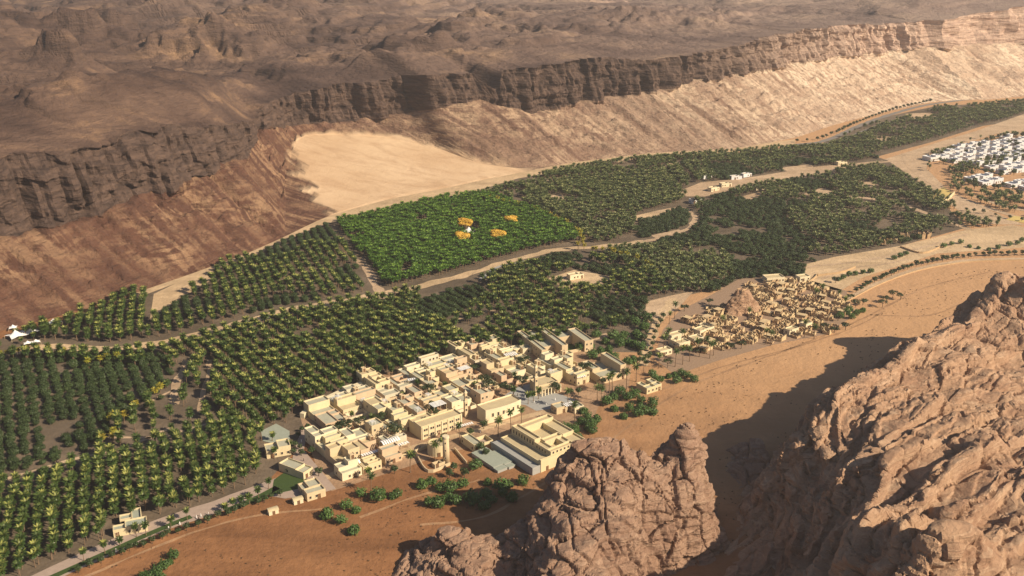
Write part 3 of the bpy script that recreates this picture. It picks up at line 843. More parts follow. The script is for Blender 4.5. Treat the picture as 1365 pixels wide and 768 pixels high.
def palm_meshes(seed, mat, h, nf=34, L=3.5, wd=0.42):
    r = random.Random(seed)
    t = MB(); bx, by = r.uniform(-.5, .5), r.uniform(-.5, .5)
    t.tube([(bx * (z ** 2), by * (z ** 2), z * h) for z in (0, .12, .4, .7, 1.0)], [.36, .26, .21, .19, .22], 6)
    t.tube([(bx, by, h - .35), (bx, by, h + .15)], [.36, .26], 6)
    c = MB()
    for k in range(nf):
        f = k / (nf - 1)
        el = R(78 - 112 * f ** 1.1) + r.uniform(-.15, .15)
        frond(c, k * 2.39996 + r.uniform(-.25, .25), el, L * r.uniform(.85, 1.12) * (0.72 + 0.28 * math.sin(math.pi * min(1, f + .25))), wd, r, twist=r.uniform(-.3, .3))
    c.v = [(x + bx, y + by, z + h) for x, y, z in c.v]
    cm = c.mesh('crown', mat)
    at = cm.attributes.new('sunlit', 'FLOAT', 'POINT')                # sunlit highlights painted onto upper fronds and tips; new growth is lighter too
    yv = []
    for k in range(nf):
        a = .95 if k < 6 else .35 if k < 9 else .0
        yv += [a * (.4 + .6 * j / 4) for j in range(5) for _ in range(3)]
    at.data.foreach_set('value', yv)
    return t.mesh('trunk', M['bark'], True), cm

def leaf_cloud(m, r, lumps, n, size, flat=0.0):
    tot = sum(l[3] ** 2 for l in lumps)
    for (cx, cy, cz, rad, sq) in lumps:
        for k in range(max(6, int(n * rad * rad / tot))):
            a = r.uniform(0, 2 * math.pi); zz = r.uniform(-1, 1); q = math.sqrt(1 - zz * zz)
            d = Vector((q * math.cos(a), q * math.sin(a), zz))
            rr = rad * (r.uniform(.2, 1) ** .35) * r.uniform(.9, 1.1)
            p = Vector((cx + d.x * rr, cy + d.y * rr, cz + d.z * rr * sq))
            nn = (d + Vector((r.uniform(-.7, .7), r.uniform(-.7, .7), r.uniform(-.3, .8)))).normalized()
            u = nn.orthogonal().normalized(); u.rotate(__import__('mathutils').Quaternion(nn, r.uniform(0, 6.28))); w = nn.cross(u)
            s = size * r.uniform(.6, 1.25)
            m.poly([tuple(p + u * s), tuple(p + w * s * .6), tuple(p - u * s), tuple(p - w * s * .6)])

def round_meshes(seed, mat, h, rad, nl=6, n=420, size=.42, sq=.8, trunk=0.9, bark='bark_dark'):
    r = random.Random(seed)
    lumps = [(0, 0, h - rad * .9, rad * .85, sq)]
    for k in range(nl):
        a = k * 6.283 / nl + r.uniform(-.4, .4)
        q = rad * r.uniform(.4, .62)
        lumps.append((math.cos(a) * q, math.sin(a) * q, h - rad * r.uniform(.55, 1.25), rad * r.uniform(.42, .62), sq))
    c = MB(); leaf_cloud(c, r, lumps, n, size)
    t = MB(); th = h - rad * 1.1
    t.tube([(0, 0, 0), (.05, 0, th * .6), (0, .08, th + .3)], [.2, .15, .1], 6)
    for k in range(3):
        a = k * 2.1 + r.uniform(0, 1)
        t.tube([(0, 0, th * .55), (math.cos(a) * rad * .3, math.sin(a) * rad * .3, th + .2), (math.cos(a) * rad * .55, math.sin(a) * rad * .55, h - rad * .7)], [.11, .08, .03], 5)
    return t.mesh('trunk', M[bark], True), c.mesh('crown', mat)

def umbrella_meshes(seed, h, rad):
    r = random.Random(seed)
    lumps = []
    for k in range(13):
        a = r.uniform(0, 6.28); q = rad * math.sqrt(r.uniform(0, 1)) * .82
        lumps.append((math.cos(a) * q, math.sin(a) * q, h - .9 - .07 * q * q + r.uniform(-.2, .3), rad * r.uniform(.26, .4), .55))
    c = MB(); leaf_cloud(c, r, lumps, 560, .4)
    t = MB()
    t.tube([(0, 0, 0), (.1, .05, h * .3), (.05, .1, h * .5)], [.28, .22, .17], 6)
    for k in range(5):
        a = k * 1.257 + r.uniform(-.3, .3)
        t.tube([(.05, .1, h * .42), (math.cos(a) * rad * .3, math.sin(a) * rad * .3, h * .66), (math.cos(a) * rad * .62, math.sin(a) * rad * .62, h - 1.2)], [.15, .1, .04], 5)
    return t.mesh('trunk', M['bark_dark'], True), c.mesh('crown', M['leaf_umbrella'])

VAR = {}
VAR['palm'] = [palm_meshes(s, M['palm'], h, nf + 10, 3.4, .46) for s, h, nf in ((1, 6.4, 36), (2, 8.0, 34), (3, 7.2, 38), (4, 5.2, 34))]
VAR['bright'] = [palm_meshes(s, M['palm_bright'], h, 34, 3.3, .5) for s, h in ((11, 6.0), (12, 6.6), (13, 5.6))]
VAR['dusty'] = [palm_meshes(s, M['palm_far'], h, 32, 3.3, .55) for s, h in ((21, 5.6), (22, 6.6), (23, 5.0))]
VAR['yellow'] = [palm_meshes(s, M['palm_yellow'], h, 30, 3.0, .5) for s, h in ((31, 5.5), (32, 6.5))]
VAR['tall'] = [palm_meshes(s, M['palm'], h, 32, 3.4, .36) for s, h in ((41, 11.0), (42, 9.6), (43, 12.0))]
VAR['orchard'] = [round_meshes(s, M['leaf_dark'], h, rd, n=520) for s, h, rd in ((51, 5.2, 2.9), (52, 4.7, 2.7), (53, 5.6, 3.1))]
VAR['street'] = [round_meshes(s, M['leaf_dark'], h, rd, 5, 340, .36) for s, h, rd in ((61, 4.6, 1.9), (62, 5.2, 2.1))]
VAR['bush'] = [round_meshes(s, M['leaf'], h, rd, 6, 420, .42, .9, bark='bark') for s, h, rd in ((71, 4.2, 2.6), (72, 3.6, 2.3), (73, 4.8, 2.8))]
VAR['umbrella'] = [umbrella_meshes(s, h, rd) for s, h, rd in ((81, 6.6, 4.2), (82, 5.8, 3.7), (83, 7.2, 4.6))]
VAR['gold'] = [round_meshes(s, M['leaf_gold'], h, rd, 13, 5200, .36, .42) for s, h, rd in ((91, 9.0, 4.6), (92, 8.6, 4.2))]

def tree(name, kind, v, x, y, rz, s, label, cat, group=None):
    o = empty(name, (x, y, 0), rz, None, s)
    tm, cm = VAR[kind][v % len(VAR[kind])]
    put('trunk', tm, o); put('crown', cm, o)
    tag(o, label, cat, group)
    return o

def stuff_of(name, pts, protos, label, cat):
    """many instances in one object; protos are tree objects of the scene with their trunk and crown"""
    if not pts: return
    me = bpy.data.meshes.new(name)
    me.from_pydata([(p[0], p[1], 0.0) for p in pts], [], [])
    for k, (nm, ty) in enumerate((('rot', 'FLOAT'), ('scl', 'FLOAT'), ('var', 'INT'))):
        a = me.attributes.new(nm, ty, 'POINT')
        a.data.foreach_set('value', [p[2 + k] for p in pts])
    o = link(bpy.data.objects.new(name, me))
    g = bpy.data.node_groups.new(name, 'GeometryNodeTree')
    g.interface.new_socket('Geometry', in_out='INPUT', socket_type='NodeSocketGeometry')
    g.interface.new_socket('Geometry', in_out='OUTPUT', socket_type='NodeSocketGeometry')
    N, Lk = g.nodes, g.links
    gi, go = N.new('NodeGroupInput'), N.new('NodeGroupOutput')
    jn = N.new('GeometryNodeJoinGeometry')
    for pr in reversed(protos):
        j = N.new('GeometryNodeJoinGeometry')
        for ch in (pr.children if pr.children else [pr]):
            oi = N.new('GeometryNodeObjectInfo'); oi.inputs['Object'].default_value = ch
            Lk.new(oi.outputs['Geometry'], j.inputs[0])
        gt = N.new('GeometryNodeGeometryToInstance')
        Lk.new(j.outputs[0], gt.inputs[0]); Lk.new(gt.outputs[0], jn.inputs[0])
    ip = N.new('GeometryNodeInstanceOnPoints')
    ip.inputs['Pick Instance'].default_value = True
    def at(n, ty):
        a = N.new('GeometryNodeInputNamedAttribute'); a.data_type = ty; a.inputs['Name'].default_value = n
        return a.outputs['Attribute']
    cx = N.new('ShaderNodeCombineXYZ'); Lk.new(at('rot', 'FLOAT'), cx.inputs[2])
    Lk.new(gi.outputs[0], ip.inputs['Points']); Lk.new(jn.outputs[0], ip.inputs['Instance'])
    Lk.new(at('var', 'INT'), ip.inputs['Instance Index']); Lk.new(cx.outputs[0], ip.inputs['Rotation']); Lk.new(at('scl', 'FLOAT'), ip.inputs['Scale'])
    Lk.new(ip.outputs[0], go.inputs[0])
    md = o.modifiers.new('scatter', 'NODES'); md.node_group = g
    tag(o, label, cat, None, 'stuff')
    return o

TOWN = [(400, 562), (440, 542), (490, 511), (530, 502), (600, 472), (655, 464), (690, 477), (722, 468), (765, 459), (800, 468), (842, 488), (836, 520), (800, 540), (792, 566), (745, 575), (800, 610), (720, 640), (660, 622), (600, 640), (540, 640), (440, 668), (410, 640)]
OLD = [(872, 478), (884, 440), (905, 415), (950, 392), (985, 372), (1060, 368), (1128, 388), (1140, 420), (1100, 446), (1030, 460), (960, 480), (900, 500)]
# outline, mix of kinds, row direction, row spacing, spacing in the row, jitter, share kept
FIELDS = [
 ([(75, 436), (203, 378), (206, 396), (192, 440), (190, 454), (150, 457), (50, 456), (40, 452)], 'palm', 108, 8.0, 5.2, .9, .97),
 ([(20, 447), (60, 437), (75, 440), (55, 456), (22, 464)], 'palm', 108, 7, 6, 1.5, .6),
 ([(192, 458), (206, 424), (250, 396), (300, 346), (385, 313), (440, 300), (465, 335), (492, 392), (400, 406), (300, 430), (225, 452)], 'palm/orchard', 112, 8.5, 5.2, .9, .92),
 ([(258, 362), (275, 352), (300, 348), (296, 366), (268, 374)], 'orchard', 100, 5.5, 5.0, 1.0, 1),
 ([(448, 298), (600, 265), (650, 262), (700, 278), (762, 306), (775, 322), (700, 336), (600, 366), (515, 388), (498, 368), (478, 340)], 'bright', 140, 5.4, 6.6, .9, 1),
 ([(622, 262), (690, 248), (760, 236), (850, 226), (900, 216), (925, 254), (905, 272), (862, 282), (846, 296), (850, 312), (800, 326), (775, 318), (760, 300), (700, 273), (652, 260)], 'dusty', 140, 6.8, 5.6, 1.4, .95),
 ([(688, 236), (740, 226), (850, 213), (900, 206), (968, 200), (970, 207), (900, 216), (860, 226), (760, 236), (692, 243)], 'dusty', 40, 6, 5.5, 1.6, 1),
 ([(905, 216), (970, 206), (1050, 196), (1090, 196), (1178, 211), (1090, 222), (990, 236), (930, 248)], 'dusty/orchard', 140, 7, 6, 2, .9),
 ([(850, 292), (905, 278), (922, 286), (918, 300), (900, 312), (850, 318)], 'orchard', 20, 8, 5, 1, .9),
 ([(925, 270), (1000, 250), (1100, 234), (1180, 262), (1285, 304), (1200, 326), (1090, 350), (1000, 346), (905, 328), (870, 326), (928, 300)], 'dusty/orchard', 150, 7.4, 5.8, 1.8, .93),
 ([(1108, 228), (1180, 222), (1212, 240), (1235, 252), (1345, 302), (1296, 304), (1200, 266), (1130, 244)], 'dusty', 150, 6.5, 6, 1.8, .95),
 ([(1085, 204), (1130, 180), (1160, 168), (1195, 160), (1250, 146), (1330, 138), (1400, 134), (1400, 150), (1310, 166), (1245, 187), (1205, 196), (1165, 206)], 'dusty', 150, 7.5, 7, 2, .92),
 ([(820, 332), (905, 330), (1000, 348), (1072, 354), (1068, 372), (1000, 382), (945, 392), (900, 392), (868, 368), (800, 344)], 'dusty/orchard', 130, 6.8, 5.4, 1.6, .97),
 ([(700, 352), (745, 338), (800, 346), (868, 370), (900, 392), (870, 420), (820, 436), (790, 428), (720, 400), (640, 378)], 'palm/orchard', 127, 8, 5.2, 1.1, .88),
 ([(555, 402), (640, 380), (650, 398), (590, 430), (560, 425)], 'orchard', 127, 8.5, 5, .8, 1),
 ([(660, 372), (720, 402), (790, 430), (760, 440), (640, 440), (600, 430), (650, 400)], 'palm', 127, 8.2, 5.2, 1.0, .95),
 ([(210, 470), (330, 434), (400, 416), (500, 398), (560, 388), (555, 425), (600, 436), (640, 445), (790, 440), (850, 430), (775, 456), (705, 472), (655, 464), (600, 472), (530, 502), (490, 512), (440, 540), (398, 560), (330, 590), (290, 560), (270, 520), (240, 510)], 'palm', 127, 8.6, 5.0, .9, .96),
 ([(-40, 470), (50, 466), (140, 470), (210, 466), (235, 500), (225, 530), (150, 575), (120, 600), (60, 640), (0, 640), (-60, 650)], 'orchard', 118, 8.0, 5.8, 1.6, .95),
 ([(-30, 466), (60, 468), (200, 464), (235, 466), (180, 492), (90, 486), (0, 482)], 'palm', 118, 8.0, 5.0, 1.4, .9),
 ([(150, 560), (230, 510), (290, 470), (300, 520), (290, 560), (200, 600), (120, 620)], 'palm', 112, 11, 5.5, 1.2, .72),
 ([(-60, 660), (0, 646), (60, 640), (120, 618), (200, 600), (290, 565), (345, 575), (352, 592), (356, 632), (348, 650), (300, 672), (215, 706), (140, 738), (70, 768), (20, 790), (-80, 840)], 'palm', 112, 7.6, 5.2, 1.1, .97),
 ([(1203, 200), (1236, 206), (1260, 196), (1330, 180), (1365, 176), (1365, 184), (1300, 190), (1238, 214), (1240, 240), (1300, 266), (1380, 290), (1380, 302), (1290, 270), (1230, 240), (1206, 218)], 'dusty', 150, 6.5, 6.5, 2, .62),
 ([(1260, 226), (1330, 212), (1380, 204), (1380, 214), (1330, 222), (1282, 236), (1282, 256), (1340, 262), (1380, 268), (1380, 282), (1270, 256)], 'dusty', 150, 6.5, 6.5, 2, .5),
 ([(1268, 256), (1330, 264), (1380, 280), (1380, 290), (1310, 276), (1262, 262)], 'dusty', 150, 7, 7, 2, .45),
]
HOLES = [[(180, 690), (192, 680), (212, 682), (214, 700), (180, 716), (150, 716), (150, 700)], [(610, 303), (640, 303), (640, 316), (610, 316)], [(224, 545), (262, 540), (262, 556), (224, 560)]]
HOLES_W = [np.array([G(*p) for p in h]) for h in HOLES] + [np.array([G(*p) for p in TOWN]), np.array([G(*p) for p in OLD])]

def plant():
    out = {k: [] for k in ('palm', 'bright', 'dusty', 'orchard', 'yellow')}
    r = np.random.default_rng(3)
    for poly, mixk, ang, rs, ss, jit, keep in FIELDS:
        W = np.array([G(*p) for p in poly])
        d = np.array([math.cos(R(ang)), math.sin(R(ang))]); n = np.array([-d[1], d[0]])
        a, b = W @ d, W @ n
        A, B = np.meshgrid(np.arange(a.min(), a.max(), ss * .47), np.arange(b.min(), b.max(), rs * .80))
        A = A + r.uniform(-jit, jit, A.shape); B = B + r.uniform(-jit, jit, A.shape) * .8
        B = B + 2.5 * noise3(A / 60, B / 60, ang)
        X = (A[..., None] * d + B[..., None] * n).reshape(-1, 2)
        x, y = X[:, 0], X[:, 1]
        ok = inside(x, y, W) & (r.uniform(0, 1, len(x)) < keep) & (fbm(x / 26, y / 26, 4.0, 2) > (-0.66 if 'dusty' in mixk else -0.95))
        for h in HOLES_W + BARE: ok &= ~inside(x, y, h)
        for L, wd in LINES:
            i = np.nonzero(ok)[0]
            if len(i) == 0: break
            lo, hi = L.min(0) - wd, L.max(0) + wd
            i = i[(x[i] > lo[0]) & (x[i] < hi[0]) & (y[i] > lo[1]) & (y[i] < hi[1])]
            if len(i):
                dd = np.sqrt(((X[i][:, None] - L[None]) ** 2).sum(-1)).min(1)
                ok[i[dd < wd / 2 + (5.5 if wd == 9.0 else 2.0)]] = False
        x, y = x[ok], y[ok]
        ks = mixk.split('/')
        sel = noise3(x / 38, y / 38, 7.7) > 0.12 if len(ks) > 1 else np.zeros(len(x), bool)
        px, py = PJ(x, y, 4.0)
        vis = (px > -60) & (px < 1425) & (py < 800)
        for i in np.nonzero(vis)[0]:
            k = ks[1] if sel[i] else ks[0]
            out[k].append((float(x[i]), float(y[i]), float(r.uniform(0, 6.28)), float(r.uniform(.74, 1.2) * ({'palm': .82, 'orchard': .84, 'bright': .86}.get(k, .8))), int(r.integers(0, 12))))
    # lines of yellow palms
    for line in ([(146, 570), (166, 562), (190, 543), (215, 528)], [(118, 492), (160, 482), (200, 470), (230, 462)], [(130, 610), (140, 598), (155, 585)], [(640, 268), (690, 280), (730, 292), (755, 304), (772, 318), (778, 328)], [(770, 334), (820, 344), (860, 358), (880, 372)], [(0, 480), (40, 474), (90, 474)]):
        L = smooth_line([G(*p) for p in line], 5.0)
        for p in L:
            if r.uniform() < .8: out['yellow'].append((float(p[0] + r.uniform(-1.5, 1.5)), float(p[1] + r.uniform(-1.5, 1.5)), float(r.uniform(0, 6.28)), float(r.uniform(.7, 1.05)), int(r.integers(0, 4))))
    return out

GROVE = plant()
print('PLANTED', {k: len(v) for k, v in GROVE.items()})

def seen_first(L):
    def key(p):
        px, py = PJ(p[0], p[1], 6.0)
        inn = 0 < px < 1365 and 0 < py < 768
        return (0 if inn else 1, p[0] ** 2 + p[1] ** 2)
    return sorted(L, key=key)

def grow(kind, name, n_single, label, cat, group, stuff_name, stuff_label, var=None):
    L = seen_first(GROVE[kind]); nv = len(VAR[var or kind])
    singles = [tree(name, var or kind, i if i < nv else p[4], p[0], p[1], p[2], p[3], label, cat, group) for i, p in enumerate(L[:n_single])]
    rest = [(p[0], p[1], p[2], p[3], p[4] % nv) for p in L[n_single:]]
    if rest:
        stuff_of(stuff_name, rest, singles[:nv], stuff_label, cat)

grow('palm', 'date_palm', 212, 'date palm in the dense plantation rows of the left foreground', 'palm', 'date palms of the front plantation', 'palm_plantation', 'long rows of date palms filling the fields between town and track', None)
grow('bright', 'date_palm', 3, 'fresh green palm at the near edge of the bright green square grove', 'palm', 'fresh green palms at the grove edge', 'bright_palm_grove', 'bright green square palm grove below the sand slope', None)
grow('dusty', 'date_palm', 3, 'dusty palm at the near edge of the grove behind the ruined village', 'palm', 'dusty palms behind the ruins', 'dusty_palm_grove', 'dusty olive green palm groves running up the far valley', None)
grow('yellow', 'date_palm', 24, 'yellowing immature palm in a line between the dark orchard and the palms', 'palm', 'yellow palms along the field edges', 'yellow_palm_lines', 'thin lines of yellow palms edging the far fields', None)
grow('orchard', 'orchard_tree', 240, 'dark round orchard tree in the rows at the left edge', 'orchard tree', 'dark orchard trees at the left', 'orchard_rows', 'rows of dark round fruit trees among the palm groves', None)
# ------------------------------------------------------------------ buildings
AX = 37.0
ca, sa = math.cos(R(AX)), math.sin(R(AX))
O_AB = np.array(G(440, 650))
def AB(x, y):
    d = (x - O_AB[0], y - O_AB[1]); return d[0] * ca + d[1] * sa, -d[0] * sa + d[1] * ca
def XY(a, b):
    return O_AB[0] + a * ca - b * sa, O_AB[1] + a * sa + b * ca

def window_mesh(w=0.95, h=1.25):
    m = MB(); t = .13
    for x0, x1, z0, z1 in ((-w / 2 - t, w / 2 + t, h / 2, h / 2 + t), (-w / 2 - t, w / 2 + t, -h / 2 - t, -h / 2), (-w / 2 - t, -w / 2, -h / 2, h / 2), (w / 2, w / 2 + t, -h / 2, h / 2)):
        m.box(x0, x1, -.1, .05, z0, z1)
    g = MB(); g.box(-w / 2, w / 2, -.025, .05, -h / 2, h / 2)
    return m.mesh('window', M['frame']), g.mesh('pane', M['glass'])
WIN = window_mesh(); WIN_TALL = window_mesh(1.0, 2.0)
def door_mesh():
    m = MB(); m.box(-.6, .6, -.06, .05, 0, 2.2); m.box(-.75, .75, -.12, .05, 2.2, 2.4); m.box(-.75, -.6, -.12, .05, 0, 2.2); m.box(.6, .75, -.12, .05, 0, 2.2)
    return m.mesh('door', M['wood'])
DOOR = door_mesh()

def window(parent, x, y, z, left=False, kind=WIN):
    w = put('window', kind[0], parent, (x, y, z), -math.pi / 2 if left else 0)
    put('pane', kind[1], w)

def house(name, x, y, rz, blocks, wall='wall_a', roof='roof_a', rnd=None, label=None, cat='house', group=None, win=True, door=True, maxwin=9, wkind=WIN, par=.75):
    """blocks (x0, x1, y0, y1, h): walls with parapets round flat roofs; h < 1 is a walled yard"""
    r = rnd or random.Random(1)
    o = empty(name, (x, y, 0), rz)
    wl, rf, yd = MB(), MB(), MB()
    for k, (x0, x1, y0, y1, h) in enumerate(blocks):
        e = .012 * (k % 5)
        p = par if h >= 1 else 2.0
        wl.parapet(x0 - e, x1 + e, y0 - e, y1 + e, h + e, p + e)
        tgt = rf if h >= 1 else yd
        q = .3
        tgt.quad((x0 + q, y0 + q, h + .02), (x1 - q, y0 + q, h + .02), (x1 - q, y1 - q, h + .02), (x0 + q, y1 - q, h + .02))
    wl.build('wall', M[wall], o)
    if rf.v: rf.build('roof', M[roof], o)
    if yd.v: yd.build('yard', M['paving'], o)
    nw = 0
    if win:
        spots = []
        for (x0, x1, y0, y1, h) in blocks:
            if h < 2.6: continue
            cov = max([b[4] + .8 for b in blocks if abs(b[3] - y0) < .3 and b[0] < x1 - .3 and b[1] > x0 + .3 and b[4] >= 1] + [0])
            covl = max([b[4] + .8 for b in blocks if abs(b[1] - x0) < .3 and b[2] < y1 - .3 and b[3] > y0 + .3 and b[4] >= 1] + [0])
            st = 0
            while st * 3.1 + 2.9 <= h + .3:
                z = st * 3.1 + 1.75
                if z - .9 > cov:
                    n = int((x1 - x0) / 2.3)
                    for i in range(n):
                        if r.random() < .62: spots.append((x0 + (i + .5) * (x1 - x0) / n, y0, z, False))
                if z - .9 > covl:
                    n = int((y1 - y0) / 2.8)
                    for i in range(n):
                        if r.random() < .4: spots.append((x0, y0 + (i + .5) * (y1 - y0) / n, z, True))
                st += 1
        r.shuffle(spots)
        for (wx, wy, wz, lf) in spots[:maxwin]:
            e = .06
            window(o, wx - (e if lf else 0), wy - (0 if lf else e), wz, lf, wkind)
    if door:
        fb = [b for b in blocks if b[2] < .1]
        b = fb[r.randrange(len(fb))] if fb else blocks[0]
        put('door', DOOR, o, (b[0] + (b[1] - b[0]) * r.uniform(.3, .7), b[2] - .06, 0))
    tag(o, label, cat, group)
    return o

def roof_extra(o, blocks, r):
    bs = [b for b in blocks if b[4] >= 2.6 and b[1] - b[0] > 4.2 and b[3] - b[2] > 4.2]
    if not bs: return
    x0, x1, y0, y1, h = bs[r.randrange(len(bs))]
    if r.random() < .55:
        w, d = r.uniform(1.8, 2.8), r.uniform(2.0, 3.2)
        m = MB(); X = x1 - .35 - w; Y = y1 - .35 - d
        m.parapet(X, X + w, Y, Y + d, h + 2.3, .25, .2); m.quad((X + .2, Y + .2, h + 2.3), (X + w - .2, Y + .2, h + 2.3), (X + w - .2, Y + d - .2, h + 2.3), (X + .2, Y + d - .2, h + 2.3))
        s = m.build('stair_head', M['wall_b'], o)
        put('door', DOOR, s, (X + w / 2, Y - .03, h), 0, (.9, 1, .9))
    elif r.random() < .5:
        m = MB(); X, Y = x0 + .5, y0 + .5
        for k in range(5): m.box(X + k * .5, X + k * .5 + .22, Y, Y + 3.0, h + 2.3, h + 2.42)
        for (px_, py_) in ((X, Y), (X + 2.1, Y), (X, Y + 2.85), (X + 2.1, Y + 2.85)): m.box(px_ + .03, px_ + .17, py_ + .02, py_ + .16, h, h + 2.3)
        m.build('roof_shade', M['white'], o)

# places kept free in the town, as pixel outlines on the ground
SPECIAL = {
 'square': [(668, 530), (690, 516), (706, 512), (720, 520), (748, 526), (768, 534), (735, 545), (715, 548), (700, 540), (680, 538)],
 'big': [(648, 600), (705, 568), (790, 604), (722, 640), (655, 612)],
 'arcade': [(566, 590), (560, 572), (596, 556), (622, 566), (616, 574)],
 'curved': [(650, 570), (646, 552), (676, 538), (690, 546), (690, 556)],
 'mosque': [(716, 532), (708, 512), (734, 504), (752, 518), (742, 526)],
 'tower': [(545, 612), (575, 590), (612, 592), (620, 640), (570, 636)],
 'school': [(736, 500), (716, 478), (758, 458), (800, 480), (770, 496)],
 'right': [(800, 515), (790, 492), (822, 478), (842, 492), (836, 512)],
}
def foot(px, py, rz, w, d, m=.8):
    x, y = G(px, py); c, q = math.cos(R(rz)), math.sin(R(rz))
    return np.array([(x + a * c - b * q, y + a * q + b * c) for a, b in ((-m, -m), (w + m, -m), (w + m, d + m), (-m, d + m))])
SPEC_W = {k: np.array([G(*p) for p in v]) for k, v in SPECIAL.items()}
SPEC_W.update(school=foot(722, 481, 26, 36, 34), right=foot(800, 513, 30, 18, 20), arcade=foot(562, 587, 36, 25, 14), curved=foot(651, 568, 35, 23, 12), mosque=foot(722, 529, 30, 13, 13), hut_a=foot(742, 553, 30, 7, 6), hut_b=foot(766, 552, 30, 6, 6), shed=foot(697, 473, 24, 10, 8))
TOWN_BUILT = np.array([G(*p) for p in [(404, 562), (442, 536), (492, 505), (530, 497), (600, 468), (652, 460), (690, 472), (722, 466), (765, 458), (800, 472), (842, 490), (838, 514), (806, 534), (790, 558), (745, 568), (706, 572), (662, 590), (640, 596), (600, 598), (560, 604), (540, 626), (445, 658), (428, 628), (412, 600)]])

# trees that stand in the town's yards, by the pixel of the foot
YARD_ACACIA = [(446, 583), (461, 577), (481, 570), (509, 567), (527, 585), (565, 573), (580, 559), (572, 530), (578, 553), (567, 568), (632, 497), (645, 517), (649, 525), (699, 490), (696, 517), (675, 524), (779, 501), (737, 523)]
YARD_PALM = [(469, 560), (497, 567), (490, 640), (557, 521), (538, 533), (593, 522), (685, 508), (634, 520), (743, 524), (590, 600)]
YT = [AB(*G(*p)) for p in YARD_ACACIA + YARD_PALM]

HOUSES = []
def lot(a, b, w, d, r, col, row):
    x, y = XY(a, b)
    pts = np.array([XY(a + fx * w, b + fy * d) for fx, fy in ((.5, .5), (.12, .12), (.88, .12), (.88, .88), (.12, .88))])
    ins = inside(pts[:, 0], pts[:, 1], TOWN_BUILT)
    if not ins[0] or ins.sum() < 4: return
    allp = np.array([XY(a + fx * w, b + fy * d) for fx in (0, .25, .5, .75, 1) for fy in (0, .25, .5, .75, 1)])
    for k, W in SPEC_W.items():
        if inside(allp[:, 0], allp[:, 1], W).sum() > 2: return
    sx = w * r.uniform(.38, .62); sy = d * r.uniform(.36, .64)
    H = r.choice((3.2, 3.6, 6.3, 6.3, 6.8, 4.6))
    lay = r.randrange(5)
    H2 = r.choice((3.2, 3.6, 3.3, 6.4))
    H3 = r.choice((.05, 3.2, .05, 4.4))
    if lay == 0: cells = [(0, w, 0, sy, H2), (0, w, sy, d, H)]
    elif lay == 1: cells = [(0, sx, 0, d, H), (sx, w, 0, sy, H3), (sx, w, sy, d, H2)]
    elif lay == 2: cells = [(0, sx, 0, sy, H2), (sx, w, 0, sy, H), (0, sx, sy, d, H), (sx, w, sy, d, H3)]
    elif lay == 3: cells = [(0, w * .3, 0, d, H2), (w * .3, w, d * .68, d, H), (w * .3, w * .72, d * .3, d * .68, .05), (w * .72, w, d * .3, d * .68, H2), (w * .3, w, 0, d * .3, H)]
    else: cells = [(0, w, 0, sy * .7, H3), (0, sx, sy * .7, d, H), (sx, w, sy * .7, d, H2)]
    bl = []
    for c in cells:
        hit = any(a + c[0] - 1.2 < ta < a + c[1] + 1.2 and b + c[2] - 1.2 < tb < b + c[3] + 1.2 for ta, tb in YT)
        bl.append(c if not hit else (c[0], c[1], c[2], c[3], .05))
    bl = [(x0, x1, y0, y1, h + r.uniform(-.15, .35) if h > 1 else h) for x0, x1, y0, y1, h in bl]
    wall = r.choice(('wall_a', 'wall_a', 'wall_b', 'wall_c', 'wall_d', 'wall_e')); roof = r.choice(('roof_a', 'roof_a', 'roof_b'))
    o = house('village_house', x, y, R(AX + r.uniform(-1.2, 1.2)), bl, wall, roof, r, None, 'house', 'flat roofed houses of the cream village')
    roof_extra(o, bl, r)
    top = max(c[4] for c in bl); yard = any(c[4] < 1 for c in bl)
    HOUSES.append((o, col, row, top, yard, wall))

def town():
    r = random.Random(21)
    a = -70.0; col = 0
    while a < 175:
        w = r.uniform(8.5, 13.0); col += 1; row = 0
        b = 13.5 + r.uniform(0, 1.0)
        while b < 150:
            d = r.uniform(8.5, 13.5)
            n = len(HOUSES); lot(a, b, w, d, r, col, row + 1)
            if len(HOUSES) > n: row += 1
            b += d + (r.uniform(1.8, 2.6) if r.random() < .22 else .35)
        a += w + (2.6 if r.random() < .72 else .4)
    # the row below the street
    a = -4.0
    while a < 58:
        w = r.uniform(8, 10.5); d = r.uniform(6.5, 9)
        lot(a, r.uniform(.5, 2.5), w, d, r, 0, int(a * 10))
        a += w + r.uniform(.5, 3.5)
    NUM = ['first', 'second', 'third', 'fourth', 'fifth', 'sixth', 'seventh', 'eighth', 'ninth', 'tenth', 'eleventh', 'twelfth', 'thirteenth', 'fourteenth', 'fifteenth', 'sixteenth', 'seventeenth', 'eighteenth', 'nineteenth', 'twentieth']
    cols = sorted({h[1] for h in HOUSES if h[1] > 0})
    for c in [0] + cols:
        L = sorted([h for h in HOUSES if h[1] == c], key=lambda h: h[2])
        for k, (o, _, _, top, yard, wall) in enumerate(L):
            lk = {'wall_a': 'cream', 'wall_b': 'sand coloured', 'wall_c': 'pale', 'wall_d': 'rosy', 'wall_e': 'grey-cream'}[wall]
            kind = ('tall ' if top > 5.6 else 'low ') + lk + (' house with yard' if yard else ' flat-roofed house')
            if c == 0: o['label'] = f'{kind}, {NUM[k]} from left in the lone row on the sand'
            else: o['label'] = f'{kind}, {NUM[k]} from the sand in file {NUM[cols.index(c)]} from left'
town()
print('HOUSES', len(HOUSES))

